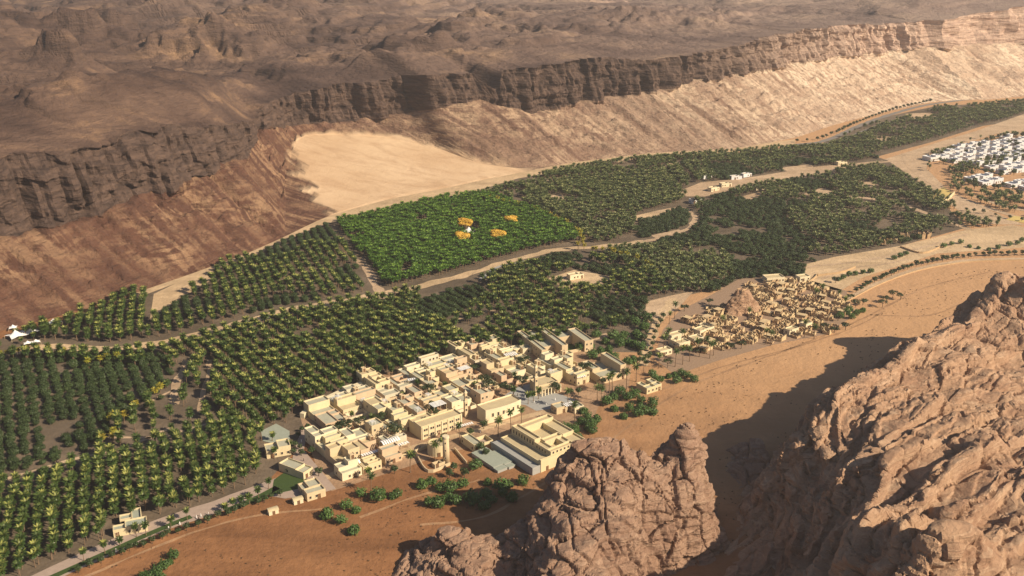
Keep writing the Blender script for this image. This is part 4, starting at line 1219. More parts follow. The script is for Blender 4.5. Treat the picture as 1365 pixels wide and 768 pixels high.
def big_building():
    x, y = G(721, 630)
    o = empty('courtyard_building', (x, y, 0), R(38), None, (1, .84, .95))
    w, rf, gl = MB(), MB(), MB()
    def blk(x0, x1, y0, y1, h, p=.9, t=.45, k=[0]):
        k[0] += 1; e = .015 * (k[0] % 6)
        w.parapet(x0 - e, x1 + e, y0 - e, y1 + e, h, p + e, t)
        q = t - .03; rf.quad((x0 + q, y0 + q, h + .02), (x1 - q, y0 + q, h + .02), (x1 - q, y1 - q, h + .02), (x0 + q, y1 - q, h + .02))
    blk(0, 7, 1, 38, 5.2, .6); blk(0, 31, 0, 1.2, 6.6, .3, .3)
    blk(7, 11, 16, 38, 9.4); blk(11, 31, 33, 38, 8.6); blk(24, 31, 14, 33, 7.4); blk(11, 24, 16, 33, 5.4, .05)
    blk(7, 22, 1.2, 5, 8.0); blk(7, 11, 5, 16, 8.0); blk(11, 18, 5, 12, 6.0, .05); blk(18, 22, 5, 12, 8.0); blk(11, 22, 12, 16, 8.6); blk(22, 31, 1.2, 14, 6.4)
    w.build('wall', M['wall_a'], o); rf.build('roof', M['roof_b'], o)
    t = MB(); t.box(-5, 0 - .02, .6, 40, 0, 3.6); t.box(-5, -4.7, .6, 40, 3.6, 4.3); t.box(-5, -.02, .3, .6, 0, 4.3)
    t.build('terrace', M['grey_paving'], o)
    for i in range(8):
        window(o, 7 - .06, 17.5 + i * 2.6, 7.7, True, WIN_TALL)
    for i in range(4):
        window(o, 7 - .06, 6.2 + i * 2.5, 7.0, True)
    for i in range(6):
        window(o, 8.6 + i * 2.4, 1.14, 7.9)
    put('door', DOOR, o, (4, -.06, 0))
    tag(o, 'large walled courtyard building with raised roofs and grey side terrace', 'building')
    # low grey slab on the left
    x, y = G(684, 624)
    p = empty('low_pavilion', (x, y, 0), R(38))
    w, rf = MB(), MB()
    for k, (x0, x1, y0, y1, h) in enumerate(((-9, 0, 4, 22, 1.7), (0.3, 4.6, 10, 17, 1.5), (-9, -3.2, .5, 3.6, 1.3), (-2.8, 2.6, 3.2, 9.4, 1.6), (-2.6, 1.4, 0, 2.6, 1.2))):
        w.box(x0, x1, y0, y1, 0, h, top=False); rf.box(x0 - .15, x1 + .15, y0 - .15, y1 + .15, h, h + .22)
    w.build('wall', M['grey_paving'], p); rf.build('roof', M['green_slab'], p)
    tag(p, 'low pale grey slab-roofed pavilion beside the courtyard building', 'pavilion')
big_building()

def special_houses():
    r = random.Random(4)
    # long arcade block with tall window pairs
    x, y = G(562, 587)
    o = house('arcade_building', x, y, R(36), [(0, 25, 0, 7.5, 7.0), (0, 12, 7.5, 14, 6.2), (12, 25, 7.5, 14, 4.2)], 'wall_a', 'roof_b', r, 'long cream building with six tall window bays beside the street', 'building', win=False)
    for i in range(6):
        for dx in (-.65, .65):
            window(o, 2.6 + i * 3.9 + dx, -.06, 2.0); window(o, 2.6 + i * 3.9 + dx, -.06, 5.2)
    pl = MB()
    for i in range(7): pl.box(.5 + i * 3.9, 1.1 + i * 3.9, -.35, -.002, 0, 7.2)
    pl.build('pilaster', M['wall_c'], o)
    # curved pale block
    x, y = G(651, 568)
    o = empty('curved_building', (x, y, 0), R(35))
    m, rf = MB(), MB(); n = 14; Rr = 48.0
    pts = []
    for i in range(n + 1):
        t = -0.24 + .48 * i / n
        pts.append((11.5 + Rr * math.sin(t), 2.6 - (Rr * math.cos(t) - Rr * math.cos(.24))))
    for i in range(n):
        (x0, y0), (x1, y1) = pts[i], pts[i + 1]
        m.quad((x0, y0, 0), (x1, y1, 0), (x1, y1, 8), (x0, y0, 8)); m.quad((x0, y0, 8), (x1, y1, 8), (x1, y1 + .4, 8), (x0, y0 + .4, 8)); m.quad((x1, y1 + .4, 7.2), (x0, y0 + .4, 7.2), (x0, y0 + .4, 8), (x1, y1 + .4, 8))
        rf.quad((x0, y0 + .4, 7.2), (x1, y1 + .4, 7.2), (x1, 11, 7.2), (x0, 11, 7.2))
    xa, ya = pts[0]; xb, yb = pts[-1]
    m.quad((xa, 11, 0), (xa, ya, 0), (xa, ya, 8), (xa, 11, 8)); m.quad((xb, yb, 0), (xb, 11, 0), (xb, 11, 8), (xb, yb, 8)); m.quad((xb, 11, 0), (xa, 11, 0), (xa, 11, 8), (xb, 11, 8))
    m.build('wall', M['wall_c'], o); rf.build('roof', M['roof_b'], o)
    for i in range(2, n - 1, 2):
        (x0, y0), (x1, y1) = pts[i], pts[i + 1]
        w = put('window', WIN_TALL[0], o, ((x0 + x1) / 2, (y0 + y1) / 2 - .08, 4.6), math.atan2(y1 - y0, x1 - x0)); put('pane', WIN_TALL[1], w)
    tag(o, 'pale building with a bowed front and white canopy below', 'building')
    # mosque hall with portico and slender minaret
    x, y = G(722, 529)
    o = empty('prayer_hall', (x, y, 0), R(30))
    m, rf, c = MB(), MB(), MB()
    m.parapet(0, 13, 3.2, 13, 4.9, .6); rf.quad((.3, 3.5, 4.92), (12.7, 3.5, 4.92), (12.7, 12.7, 4.92), (.3, 12.7, 4.92)); rf.box(-.3, 13.3, -.2, 3.19, 4.0, 4.4)
    m.build('wall', M['wall_b'], o); rf.build('roof', M['roof_b'], o)
    for i in range(7):
        q = MB(); q.box(.1 + i * 2.05, .7 + i * 2.05, 0, .6, 0, 4.0); q.build('column', M['wall_c'], o)
    put('door', DOOR, o, (6.5, 3.12, 0), 0, (1.6, 1, 1.5))
    tag(o, 'prayer hall with a row of columns facing the grey square', 'building')
    def slender(px, py, h, lab):
        x, y = G(px, py)
        o = empty('minaret', (x, y, 0), R(30))
        m = MB(); n = 4
        m.v = []
        m.box(-.85, .85, -.85, .85, 0, h * .62); m.box(-.65, .65, -.65, .65, h * .62, h * .93, bottom=False)
        m.build('shaft', M['wall_b'], o)
        c = MB(); c.box(-1.05, 1.05, -1.05, 1.05, h * .61, h * .64); c.build('balcony', M['wall_c'], o)
        c = MB(); c.box(-.8, .8, -.8, .8, h * .93, h * .96); c.cyl(0, 0, h * .96, h + .8, .7, .1, 8); c.build('cap', M['wall_c'], o)
        for z in (h * .3, h * .5, h * .78):
            window(o, 0, -.87 if z < h * .6 else -.67, z)
        tag(o, lab, 'minaret')
    slender(714, 527, 18.5, 'slender square minaret rising beside the prayer hall and square')
    slender(621, 556, 15.5, 'slender square minaret among the houses left of the bowed building')
    # school-like block at the back right
    x, y = G(722, 481)
    o = house('walled_compound', x, y, R(26), [(0, 3.5, 0, 34, 6.2), (3.5, 12, 24, 34, 4.8), (3.5, 14, 0, 9, .05), (3.5, 14, 9, 24, 3.6), (14, 18, 0, 30, 6.6), (18, 30, 16, 30, 4.6), (18, 30, 2, 16, .05), (30, 36, 0, 22, 6.6)], 'wall_b', 'roof_a', r, 'spread-out compound of pink-shaded wings round open courts at the back', 'building', maxwin=34)
    for b in ((19.5, 28.5, 4, 14),):
        m = MB(); m.box(b[0], b[1], b[2], b[3], .06, .6); m.build('court_bed', M['lawn'], o)
    x, y = G(800, 513)
    house('corner_building', x, y, R(30), [(0, 14, 0, 8, 4.0), (0, 5, 8, 20, 6.0), (5, 14, 8, 20, 3.4), (14, 18, 0, 20, 8.4)], 'wall_b', 'roof_a', r, 'corner building with a tall pale end wing at the far right', 'building', maxwin=20)
    # stand-alone houses
    def one(px, py, rz, bl, lab, wall='wall_a', roof='roof_a', name='house', win=True):
        x, y = G(px, py)
        return house(name, x, y, R(rz), bl, wall, roof, r, lab, 'house', win=win)
    one(356, 612, 22, [(0, 6, 0, 8, 3.6), (6, 12, 0, 8, 4.6)], 'cream house beside the green slab at the edge of the palms')
    one(405, 640, 58, [(0, 6.5, 0, 5, 3.2), (-0, 6.5, 5, 16, 3.6)], 'narrow cream house on the dark green lawn')
    one(410, 669, 32, [(0, 9, 0, 5, 3.4), (3, 9, 5, 12, 3.4), (0, 3, 5, 12, 2.6)], 'small house with open roof at the promenade end', 'wall_b')
    one(152, 717, 22, [(0, 5, 0, 4, 3), (5, 14, 0, 6, 3.4), (8, 12, 6, 15, 3), (3, 8, 8, 12, 2.8)], 'pale cross-shaped house with green roof among the front palms', 'wall_a', 'green_slab')
    one(862, 526, 34, [(0, 6, 0, 4, 3), (0, 3.5, 4, 9, 3), (3.5, 7, 4, 9, .05), (6, 11, 0, 4, 3.2), (7, 11, 4, 9, 3.2)], 'lone flat-roofed house on open sand right of the village')
    one(742, 553, 30, [(0, 7, 0, 6, 3.2)], 'small detached house near the bushes right of the square', 'wall_b')
    one(766, 552, 30, [(0, 6, 0, 6, 3.0)], 'detached cube house under the tall palms at right', 'wall_c')
    one(632, 603, 36, [(0, 5, 0, 12, 3.4), (5, 13, 2, 9, .05)], 'narrow house with grey roof and yard behind the round tower')
    one(697, 473, 24, [(0, 10, 0, 6, 3.2), (-5, 0, 3, 8, 2.8)], 'white-roofed shed where the village meets the palms', 'wall_c', 'roof_a')
    # sheds
    for px, py, lab, nm in ((364, 684, 'tiny barrel-roofed shed alone on red sand by the promenade', 'shed'), (397, 670, 'tiny pale cube hut beside the promenade end', 'hut')):
        x, y = G(px, py)
        o = empty(nm, (x, y, 0), R(30))
        m = MB(); m.box(-2.2, 2.2, -1.5, 1.5, 0, 2.0); m.build('wall', M['wall_c'], o)
        q = MB()
        for i in range(8):
            t0, t1 = math.pi * i / 8, math.pi * (i + 1) / 8
            q.quad((-2.4, -1.7 * math.cos(t0), 2.0 + .8 * math.sin(t0)), (2.4, -1.7 * math.cos(t0), 2.0 + .8 * math.sin(t0)), (2.4, -1.7 * math.cos(t1), 2.0 + .8 * math.sin(t1)), (-2.4, -1.7 * math.cos(t1), 2.0 + .8 * math.sin(t1)))
        for s in (-2.4, 2.4): q.poly([(s, -1.7 * math.cos(math.pi * i / 8), 2.0 + .8 * math.sin(math.pi * i / 8)) for i in range(9)])
        q.build('roof', M['roof_b'], o)
        put('door', DOOR, o, (0, -1.52, 0), 0, (.8, 1, .8))
        tag(o, lab, 'shed')
special_houses()

def round_tower():
    x, y = G(595, 618)
    o = empty('round_tower', (x, y, 0))
    m = MB(); m.cyl(0, 0, 0, 14.5, 1.75, 1.5, 20); m.build('shaft', M['wall_b'], o, True)
    c = MB(); c.cyl(0, 0, 14.4, 15.3, 1.75, 1.75, 20, cap=False); c.cyl(0, 0, 15.2, 15.3, 1.75, 1.3, 20); c.build('parapet', M['wall_c'], o)
    for z in (4.0, 8.0, 12.0):
        w = put('window', WIN[0], o, (-.2, -1.74 + z * .017, z), 0, .7); put('pane', WIN[1], w)
    tag(o, 'tall round watchtower in the walled yard on the sand', 'tower')
    x, y = G(583, 603)
    o = empty('round_drum', (x, y, 0))
    m = MB(); m.cyl(0, 0, 0, 5.6, 5.0, 4.8, 28, cap=False); n = len(m.v)
    m.cyl(0, 0, 5.0, 5.6, 4.4, 4.4, 28, cap=False); m.build('wall', M['wall_a'], o, True)
    c = MB(); c.cyl(0, 0, 4.9, 5.02, 4.6, 4.6, 28); c.build('roof', M['roof_b'], o)
    put('door', DOOR, o, (1.25, -4.8, 0), R(15))
    tag(o, 'low wide round cream building behind the watchtower', 'building')
    for pts, lab in (([(553, 604), (571, 630), (600, 620)], 'low yard wall in front of the round tower'), ([(606, 600), (622, 619)], 'short low wall right of the round tower'), ([(530, 612), (552, 604), (578, 594)], 'low wall along the street left of the round tower')):
        w = strip('yard_wall', pts, .5, 0, M['wall_b'], None, .0, 1.6)
        tag(w, lab, 'wall')
    o = house('small_ruin', *G(580, 625), R(36), [(0, 4, 0, 3, .05), (4, 7, 0, 3, 1.4)], 'wall_b', 'roof_b', random.Random(2), 'little roofless store inside the tower yard', 'store', win=False)
round_tower()

M['village'] = ground_mat('village_earth', [(0.3, (0.34, 0.21, 0.13)), (0.7, (0.45, 0.31, 0.2))])
TOWN_GROUND = [(400, 556), (440, 534), (490, 503), (530, 494), (600, 464), (655, 456), (690, 470), (722, 460), (765, 454), (800, 468), (842, 488), (838, 516), (800, 538), (790, 560), (745, 570), (700, 580), (660, 592), (600, 602), (545, 622), (442, 655), (424, 630)]
w = strip('boundary_wall', [(403, 558), (418, 546), (440, 534), (462, 524), (482, 516)], 2.6, 0, M['wall_c'], None, .02, 3.0)
tag(w, 'thick pale curved wall between the palms and the village', 'wall')
sheet('village_ground', [AB_ for AB_ in TOWN_GROUND], 0.06, M['village'])
sheet('village_square', SPECIAL['square'], 0.1, M['grey_paving'])
strip('street', [(428, 640), (480, 617), (540, 600), (600, 583), (650, 570), (700, 556), (745, 545)], 4.2, 0.11, M['pale'], edge=.08)

def canopy(px, py, rz, w, d, h, lab, curved=False):
    x, y = G(px, py)
    o = empty('striped_canopy', (x, y, 0), R(rz))
    for sx in (.1, w - .25):
        for sy in (.1, d - .25):
            p = MB(); p.box(sx, sx + .15, sy, sy + .15, 0, h); p.build('post', M['frame'], o)
    m = MB(); n = max(3, int(w / 1.15))
    for i in range(n):
        x0 = i * w / n
        k = 6
        for j in range(k):
            y0, y1 = d * j / k, d * (j + 1) / k
            z0, z1 = (h + (.9 * math.sin(math.pi * j / k) if curved else 0), h + (.9 * math.sin(math.pi * (j + 1) / k) if curved else 0))
            m.quad((x0, y0, z0 + .05), (x0 + w / n * .68, y0, z0 + .05), (x0 + w / n * .68, y1, z1 + .05), (x0, y1, z1 + .05))
            m.quad((x0, y1, z1 - .03), (x0 + w / n * .68, y1, z1 - .03), (x0 + w / n * .68, y0, z0 - .03), (x0, y0, z0 - .03))
    m.build('fabric_strips', M['white'], o)
    tag(o, lab, 'canopy')
for a in ((596, 556, 127, 6, 8, 8.2, 'striped white canopy on a roof left of the slim minaret'), (512, 606, 36, 10, 5, 5.2, 'arched striped canopy above the street beside the low houses', True), (462, 632, 30, 8, 4.5, 4.0, 'arched striped canopy between the front houses', True),
          (484, 618, 33, 10, 2.4, 4.0, 'long white awning strip along the front street'), (528, 604, 33, 8, 2.2, 3.6, 'white awning strip beside the low wall'), (545, 521, 20, 6, 3, 6.2, 'white canopy on the back roofs near two courtyard palms'),
          (628, 506, 127, 5, 7, 7.6, 'striped white canopy on a back roof beside the acacia'), (655, 562, 33, 16, 2.0, 3.2, 'long white awning below the bowed building'), (755, 551, 30, 6, 4, 4.0, 'white canopy in front of the houses right of the square'),
          (676, 487, 28, 8, 5, 5.5, 'pale canopy near the back lane'), (612, 577, 30, 9, 2.2, 3.2, 'white awning by the street palm'), (770, 516, 25, 6, 6, 5.6, 'white canopy between the right-hand houses')):
    canopy(*a)

# ------------------------------------------------------------------ the ruined village
def ruin_meshes(seed):
    r = random.Random(seed)
    w, d = r.uniform(5.0, 8.5), r.uniform(4.5, 7.5); h = r.uniform(2.2, 4.4)
    m = MB(); t = .45
    def wall(x0, y0, x1, y1):
        n = 5; q = Vector((x1 - x0, y1 - y0)); nn = Vector((-q.y, q.x)).normalized() * t
        hs = [h * r.uniform(.45, 1.0) for _ in range(n + 1)]
        for i in range(n):
            if r.random() < .08: continue
            a = (x0 + q.x * i / n, y0 + q.y * i / n); b = (x0 + q.x * (i + 1) / n, y0 + q.y * (i + 1) / n)
            a2 = (a[0] + nn.x, a[1] + nn.y); b2 = (b[0] + nn.x, b[1] + nn.y)
            h0, h1 = hs[i], hs[i + 1]
            m.quad((*a, 0), (*b, 0), (*b, h1), (*a, h0)); m.quad((*b2, 0), (*a2, 0), (*a2, h0), (*b2, h1)); m.quad((*a, h0), (*b, h1), (*b2, h1), (*a2, h0))
            m.quad((*b, 0), (*b2, 0), (*b2, h1), (*b, h1)); m.quad((*a2, 0), (*a, 0), (*a, h0), (*a2, h0))
    wall(0, 0, w, 0); wall(w, 0, w, d); wall(w, d, 0, d); wall(0, d, 0, 0)
    if r.random() < .7: s = r.uniform(.35, .65) * w; wall(s, t, s, d - t)
    f = MB(); n = 6
    for i in range(n):
        for j in range(n):
            c = [(w * (i + a) / n, d * (j + b) / n) for a, b in ((0, 0), (1, 0), (1, 1), (0, 1))]
            f.quad(*[(x, y, .1 + .9 * abs(math.sin(x * 3.1 + seed) * math.cos(y * 2.3 + seed * 1.7))) for x, y in c])
    rf = None
    if r.random() < .25:
        rf = MB(); x1 = w * r.uniform(.4, .8); rf.box(.05, x1, .05, d - .05, h * .93, h * .93 + .25); rf = rf.mesh('roof', M['mud_pale'])
    return m.mesh('wall', M['mud'] if seed % 2 else M['mud_pale']), f.mesh('rubble', M['rubble']), rf
RUINS = [ruin_meshes(200 + k) for k in range(12)]
def old_town():
    r = random.Random(8)
    W = np.array([G(*p) for p in [(900, 452), (925, 425), (965, 408), (1000, 382), (1035, 374), (1075, 374), (1122, 392), (1130, 418), (1098, 442), (1030, 458), (985, 462), (950, 470), (915, 468)]])
    cx, cy = G(988, 416)
    d = np.array([math.cos(R(48)), math.sin(R(48))]); n = np.array([-d[1], d[0]])
    a, b = W @ d, W @ n
    k = 0; done = []
    rows = []
    bb = b.min()
    while bb < b.max():
        aa = a.min() + r.uniform(0, 4); row = []
        while aa < a.max():
            p = aa * d + bb * n + np.array([r.uniform(-.7, .7), r.uniform(-.7, .7)])
            st = r.uniform(5.6, 7.6)
            if inside(p[:1], p[1:], W)[0] and math.hypot(p[0] - cx, p[1] - cy) > 9.5 and r.random() < .95 and len(done) < 288:
                row.append((p[0], p[1])); done.append(1)
            aa += st
        rows.append(row)
        bb += r.uniform(5.8, 7.0)
    rows = [q for q in rows if q]
    NUM = ['first', 'second', 'third', 'fourth', 'fifth', 'sixth', 'seventh', 'eighth', 'ninth', 'tenth', 'eleventh', 'twelfth', 'thirteenth', 'fourteenth', 'fifteenth', 'sixteenth', 'seventeenth', 'eighteenth', 'nineteenth', 'twentieth', 'twenty-first', 'twenty-second', 'twenty-third', 'twenty-fourth', 'twenty-fifth', 'twenty-sixth']
    for i, row in enumerate(rows):
        row.sort(key=lambda p: PJ(p[0], p[1], 0)[0])
        for j, (x, y) in enumerate(row):
            wm, fm, rm = RUINS[k % 12]; k += 1
            s = r.uniform(.78, 1.04)
            o = empty('ruined_house', (x, y, 0), R(48 + r.choice((0, 90, 180, 270)) + r.uniform(-14, 14)), None, s)
            put('wall', wm, o); put('rubble', fm, o)
            if rm: put('roof', rm, o)
            tag(o, f'{"half-roofed" if rm else "roofless"} mud-brick ruin, {NUM[j]} from left in ruin row {NUM[i]} from the sand', 'ruin', 'crumbling mud-brick houses of the old village')
    print('RUINS', k)
    sheet('old_village_ground', OLD, 0.05, M['rubble'])
    # the crag
    m = MB(); nr, na = 26, 46; P = []
    for i in range(nr):
        t = i / (nr - 1)
        for q in range(na):
            an = 6.2832 * q / na
            rad = 9.0 * (1 - .62 * min(1, t * 1.35)) * (1 + .16 * math.sin(2 * an + .6)) if t < .74 else 3.3 * (1 - (t - .74) / .26) * (1 + .16 * math.sin(2 * an + .6))
            z = 16.0 * min(1, t * 1.35) ** .9 + (.4 if t > .74 else 0)
            nx = noise3(np.array([math.cos(an) * rad / 3.2]), np.array([math.sin(an) * rad / 3.2]), np.array([z / 6.0]))[0]
            ny = noise3(np.array([math.cos(an) * rad / 1.3]), np.array([math.sin(an) * rad / 1.3]), np.array([z / 1.4]))[0]
            f = 1 + .22 * nx + .1 * ny
            P.append((cx + 1.25 * rad * f * math.cos(an), cy + .9 * rad * f * math.sin(an), z + ny * .5 - (1.0 if i == 0 else 0)))
    m.v = P
    for i in range(nr - 1):
        for q in range(na):
            l = (q + 1) % na
            m.f.append((i * na + q, i * na + l, (i + 1) * na + l, (i + 1) * na + q))
    o = m.build('crag', M['rock'])
    tag(o, 'steep brown crag rising from the middle of the ruined village', 'crag')
    o = empty('fort', (cx - .5, cy + .3, 15.2), R(40), None, .62)
    for (x0, x1, y0, y1, h) in ((-4.5, 4.5, -3.4, -2.7, 3.0), (-4.5, -3.8, -2.69, 3, 2.2), (3.8, 4.5, -2.69, 3, 3.4), (-4.5, 1.5, 3.01, 3.7, 2.6)):
        q = MB(); q.box(x0, x1, y0, y1, -1.5, h); q.build('wall', M['mud'], o)
    tag(o, 'broken fort walls crowning the crag', 'fort')
    rr = random.Random(5)
    for px, py, rz, bl, lab in ((933, 449, 40, [(0, 9, 0, 6, 3.2), (9, 14, 0, 9, 3.0)], 'pale flat-roofed house at the left end of the ruins'), (880, 476, 30, [(0, 9, 0, 5, 3.0)], 'white-roofed long shed among tall palms'), (905, 466, 32, [(0, 9, 0, 6, 3.2), (0, 5, 6, 10, 3.0)], 'flat-roofed house between palms left of the ruins'), (895, 455, 32, [(0, 10, 0, 5, 3.0)], 'low house by the sandy lane with pale roof'),
                                (925, 460, 32, [(0, 8, 0, 6, 3.2)], 'square house with pale roof behind the palm clump'), (1052, 448, 36, [(0, 9, 0, 5, 3.0)], 'pale house at the sand edge of the ruins'), (1022, 378, 12, [(0, 14, 0, 8, 3.4)], 'pale flat roof behind the ruined village'), (1074, 440, 40, [(0, 7, 0, 5, 3.2)], 'small pale house at right of the ruins by a palm'), (1066, 376, 20, [(0, 9, 0, 6, 3)], 'far flat roof at the upper edge of ruins')):
        x, y = G(px, py)
        house('village_house', x, y, R(rz), bl, 'wall_c', 'roof_b', rr, lab, 'house')
old_town()

# ------------------------------------------------------------------ far white compound
def white_compound():
    r = random.Random(14)
    k = 0
    for nm, poly in (('upper block', [(1234, 214), (1258, 203), (1300, 192), (1340, 187), (1400, 190), (1400, 200), (1340, 212), (1290, 222), (1262, 222)]), ('middle block', [(1287, 227), (1312, 219), (1345, 210), (1400, 206), (1400, 232), (1350, 236), (1318, 233)]), ('lower left block', [(1285, 243), (1300, 238), (1330, 244), (1324, 254), (1305, 255)]), ('lower right block', [(1336, 251), (1352, 245), (1400, 252), (1400, 268), (1360, 262)])):
        W = np.array([G(*p) for p in poly])
        d = np.array([math.cos(R(24)), math.sin(R(24))]); n = np.array([-d[1], d[0]])
        a, b = W @ d, W @ n; j = 0
        for bb in np.arange(b.min(), b.max(), 17.0):
            for aa in np.arange(a.min(), a.max(), 19.0):
                p = aa * d + bb * n + np.array([r.uniform(-1.5, 1.5), r.uniform(-1.5, 1.5)])
                if not inside(p[:1], p[1:], W)[0]: continue
                w, dd = r.uniform(11, 16), r.uniform(8, 12)
                s = r.uniform(.35, .65)
                bl = [(0, w * s, 0, dd, r.uniform(3.2, 4)), (w * s, w, 0, dd * .6, r.uniform(4.5, 6.5)), (w * s, w, dd * .6, dd, 3.0)]
                j += 1; k += 1
                o = house('white_building', p[0], p[1], R(24 + r.uniform(-3, 3)), bl, 'white_wall', 'white_roof', r, 'white flat-roofed building of the far compound ringed by trees', 'building', 'white buildings of the far compound', maxwin=5)
    print('WHITE', k)
    ctr = [np.array(o.location[:2]) for o in bpy.data.objects if o.name.startswith('white_building')]
    q = random.Random(31); n = 0
    W = np.array([G(*p) for p in [(1236, 216), (1262, 200), (1340, 183), (1400, 184), (1400, 275), (1340, 262), (1290, 252), (1275, 232)]])
    lo, hi = W.min(0), W.max(0)
    while n < 70:
        p = np.array([q.uniform(lo[0], hi[0]), q.uniform(lo[1], hi[1])])
        if not inside(p[:1], p[1:], W)[0] or min(np.hypot(*(p - c - np.array([4, 6]))) for c in ctr) < 9.5: continue
        tree('compound_tree', 'street', n, float(p[0]), float(p[1]), q.uniform(0, 6), q.uniform(1.0, 1.7), 'dark tree between the white buildings of the far compound', 'tree', 'trees inside the far white compound'); n += 1
white_compound()
def plot_walls():
    for poly, lab in (([(1242, 256), (1258, 250), (1272, 258), (1264, 264), (1244, 259)], 'upper yellow plot'), ([(1232, 262), (1243, 260), (1265, 266), (1254, 272), (1240, 269)], 'lower'), ([(1340, 293), (1352, 288), (1380, 291), (1380, 300)], 'r')):
        sheet('yellow_field', poly, .16, M['plot'])
    w = strip('field_wall', [(1253, 273), (1264, 266), (1272, 258)], .8, 0, M['wall_a'], None, 0, 2.2)
    tag(w, 'low pale yellow wall along the yellow plots at far right', 'wall')
    w = strip('field_wall', [(1000, 454), (1082, 427), (1137, 398), (1172, 380), (1218, 363), (1262, 353.5), (1310, 348.5), (1420, 346.5)], .4, 0, M['mud'], None, 0, 0.9)
    tag(w, 'long low mud wall along the tree-lined road at right', 'wall')
    for pts, lab in (([(1090, 368), (1120, 364), (1140, 357)], 'thin field wall on the sand, nearest the ruins'), ([(1070, 382), (1085, 372), (1090, 366)], 'short broken field wall left of the sandy fields'), ([(1200, 330), (1230, 338), (1262, 326)], 'ruined field wall below the far palm rows')):
        w = strip('field_wall', pts, .6, 0, M['mud'], None, 0, 1.4); tag(w, lab, 'wall')
    r = random.Random(3)
    for px, py, lab in ((1180, 326, 'crumbled farm building nearest the palm edge'), (1195, 324, 'crumbled farm building second along the palm edge'), (1212, 322, 'crumbled farm building with the longest wall'), (1228, 319, 'crumbled farm building farthest right under the palms')):
        x, y = G(px, py); wm, fm, rm = RUINS[r.randrange(12)]
        o = empty('ruined_house', (x, y, 0), r.uniform(0, 3), None, 1.3); put('wall', wm, o); put('rubble', fm, o); tag(o, lab, 'ruin')
    rr = random.Random(6)
    for px, py, lab in ((938, 239, 'white house at the head of the central clearing'), (975, 240, 'white house with dark doorway among far palms'), (991, 237, 'tan house right of the white far houses'), (962, 250, 'pale yellow house in the clearing bend'), (948, 256, 'small pale block beside the clearing bend'), (1008, 254, 'blue-grey shed among the far palms'), (1117, 221, 'long pale farm house beside the far road'), (922, 272, 'narrow white trough house by the curved track'), (760, 374, 'low shed in the sandy clearing')):
        x, y = G(px, py)
        house('farm_house', x, y, R(20 + rr.uniform(-15, 25)), [(0, 8, 0, 5, 3.2), (8, 12, 0, 5, 2.6)], 'white_wall' if 'white' in lab else 'wall_c', 'roof_b', rr, lab, 'house', maxwin=4)
plot_walls()

# ------------------------------------------------------------------ tents
def tent(px, py, rz, w, d, h, lab, peaks=2):
    x, y = G(px, py)
    o = empty('tent', (x, y, 0), R(rz))
    m = MB(); n = 16; q = 8
    def z(u, v):
        k = 0
        for p in range(peaks):
            c = (p + .5) / peaks
            k = max(k, math.exp(-3.2 * (abs(u - c) * peaks * .9 + abs(v - .5) * 1.2)))
        sag = 1 - .45 * math.sin(math.pi * u) * (1 if v in (0, 1) else 0)
        return 1.8 + (h - 1.8) * k
    for i in range(n + 1):
        for j in range(q + 1):
            u, v = i / n, j / q
            inx = .10 * math.sin(math.pi * v); iny = .10 * math.sin(math.pi * u * peaks) ** 2
            m.v.append(((u - .5) * w * (1 - inx * (abs(u - .5) * 2)), (v - .5) * d * (1 - iny * abs(v - .5) * 4), z(u, v)))
    for i in range(n):
        for j in range(q):
            a = i * (q + 1) + j; m.f.append((a, a + q + 1, a + q + 2, a + 1))
    m.build('canopy', M['white'], o, True)
    for sx in (-.5, .5):
        for sy in (-.5, .5):
            p = MB(); p.cyl(sx * w, sy * d, 0, 1.9, .09, .09, 6); p.build('pole', M['frame'], o)
    for k in range(peaks):
        c = ((k + .5) / peaks - .5) * w
        p = MB(); p.cyl(c, 0, 0, h - .1, .12, .1, 6); p.build('mast', M['frame'], o)
    tag(o, lab, 'tent')
tent(31, 448, 50, 19, 10, 6.0, 'largest white peaked tent at the left edge below the slope', 2)
tent(72, 433, 45, 9, 6, 4.5, 'small white tent beside the first palm row', 1)
tent(43, 460, 30, 10, 4, 3.6, 'long low white tent under the palms at left', 2)
tent(18, 440, 20, 5, 5, 4, 'tiny star-shaped white tent on the bare slope foot', 1)
tent(625, 312, 20, 12, 9, 6.5, 'white tent between the four golden trees', 1)

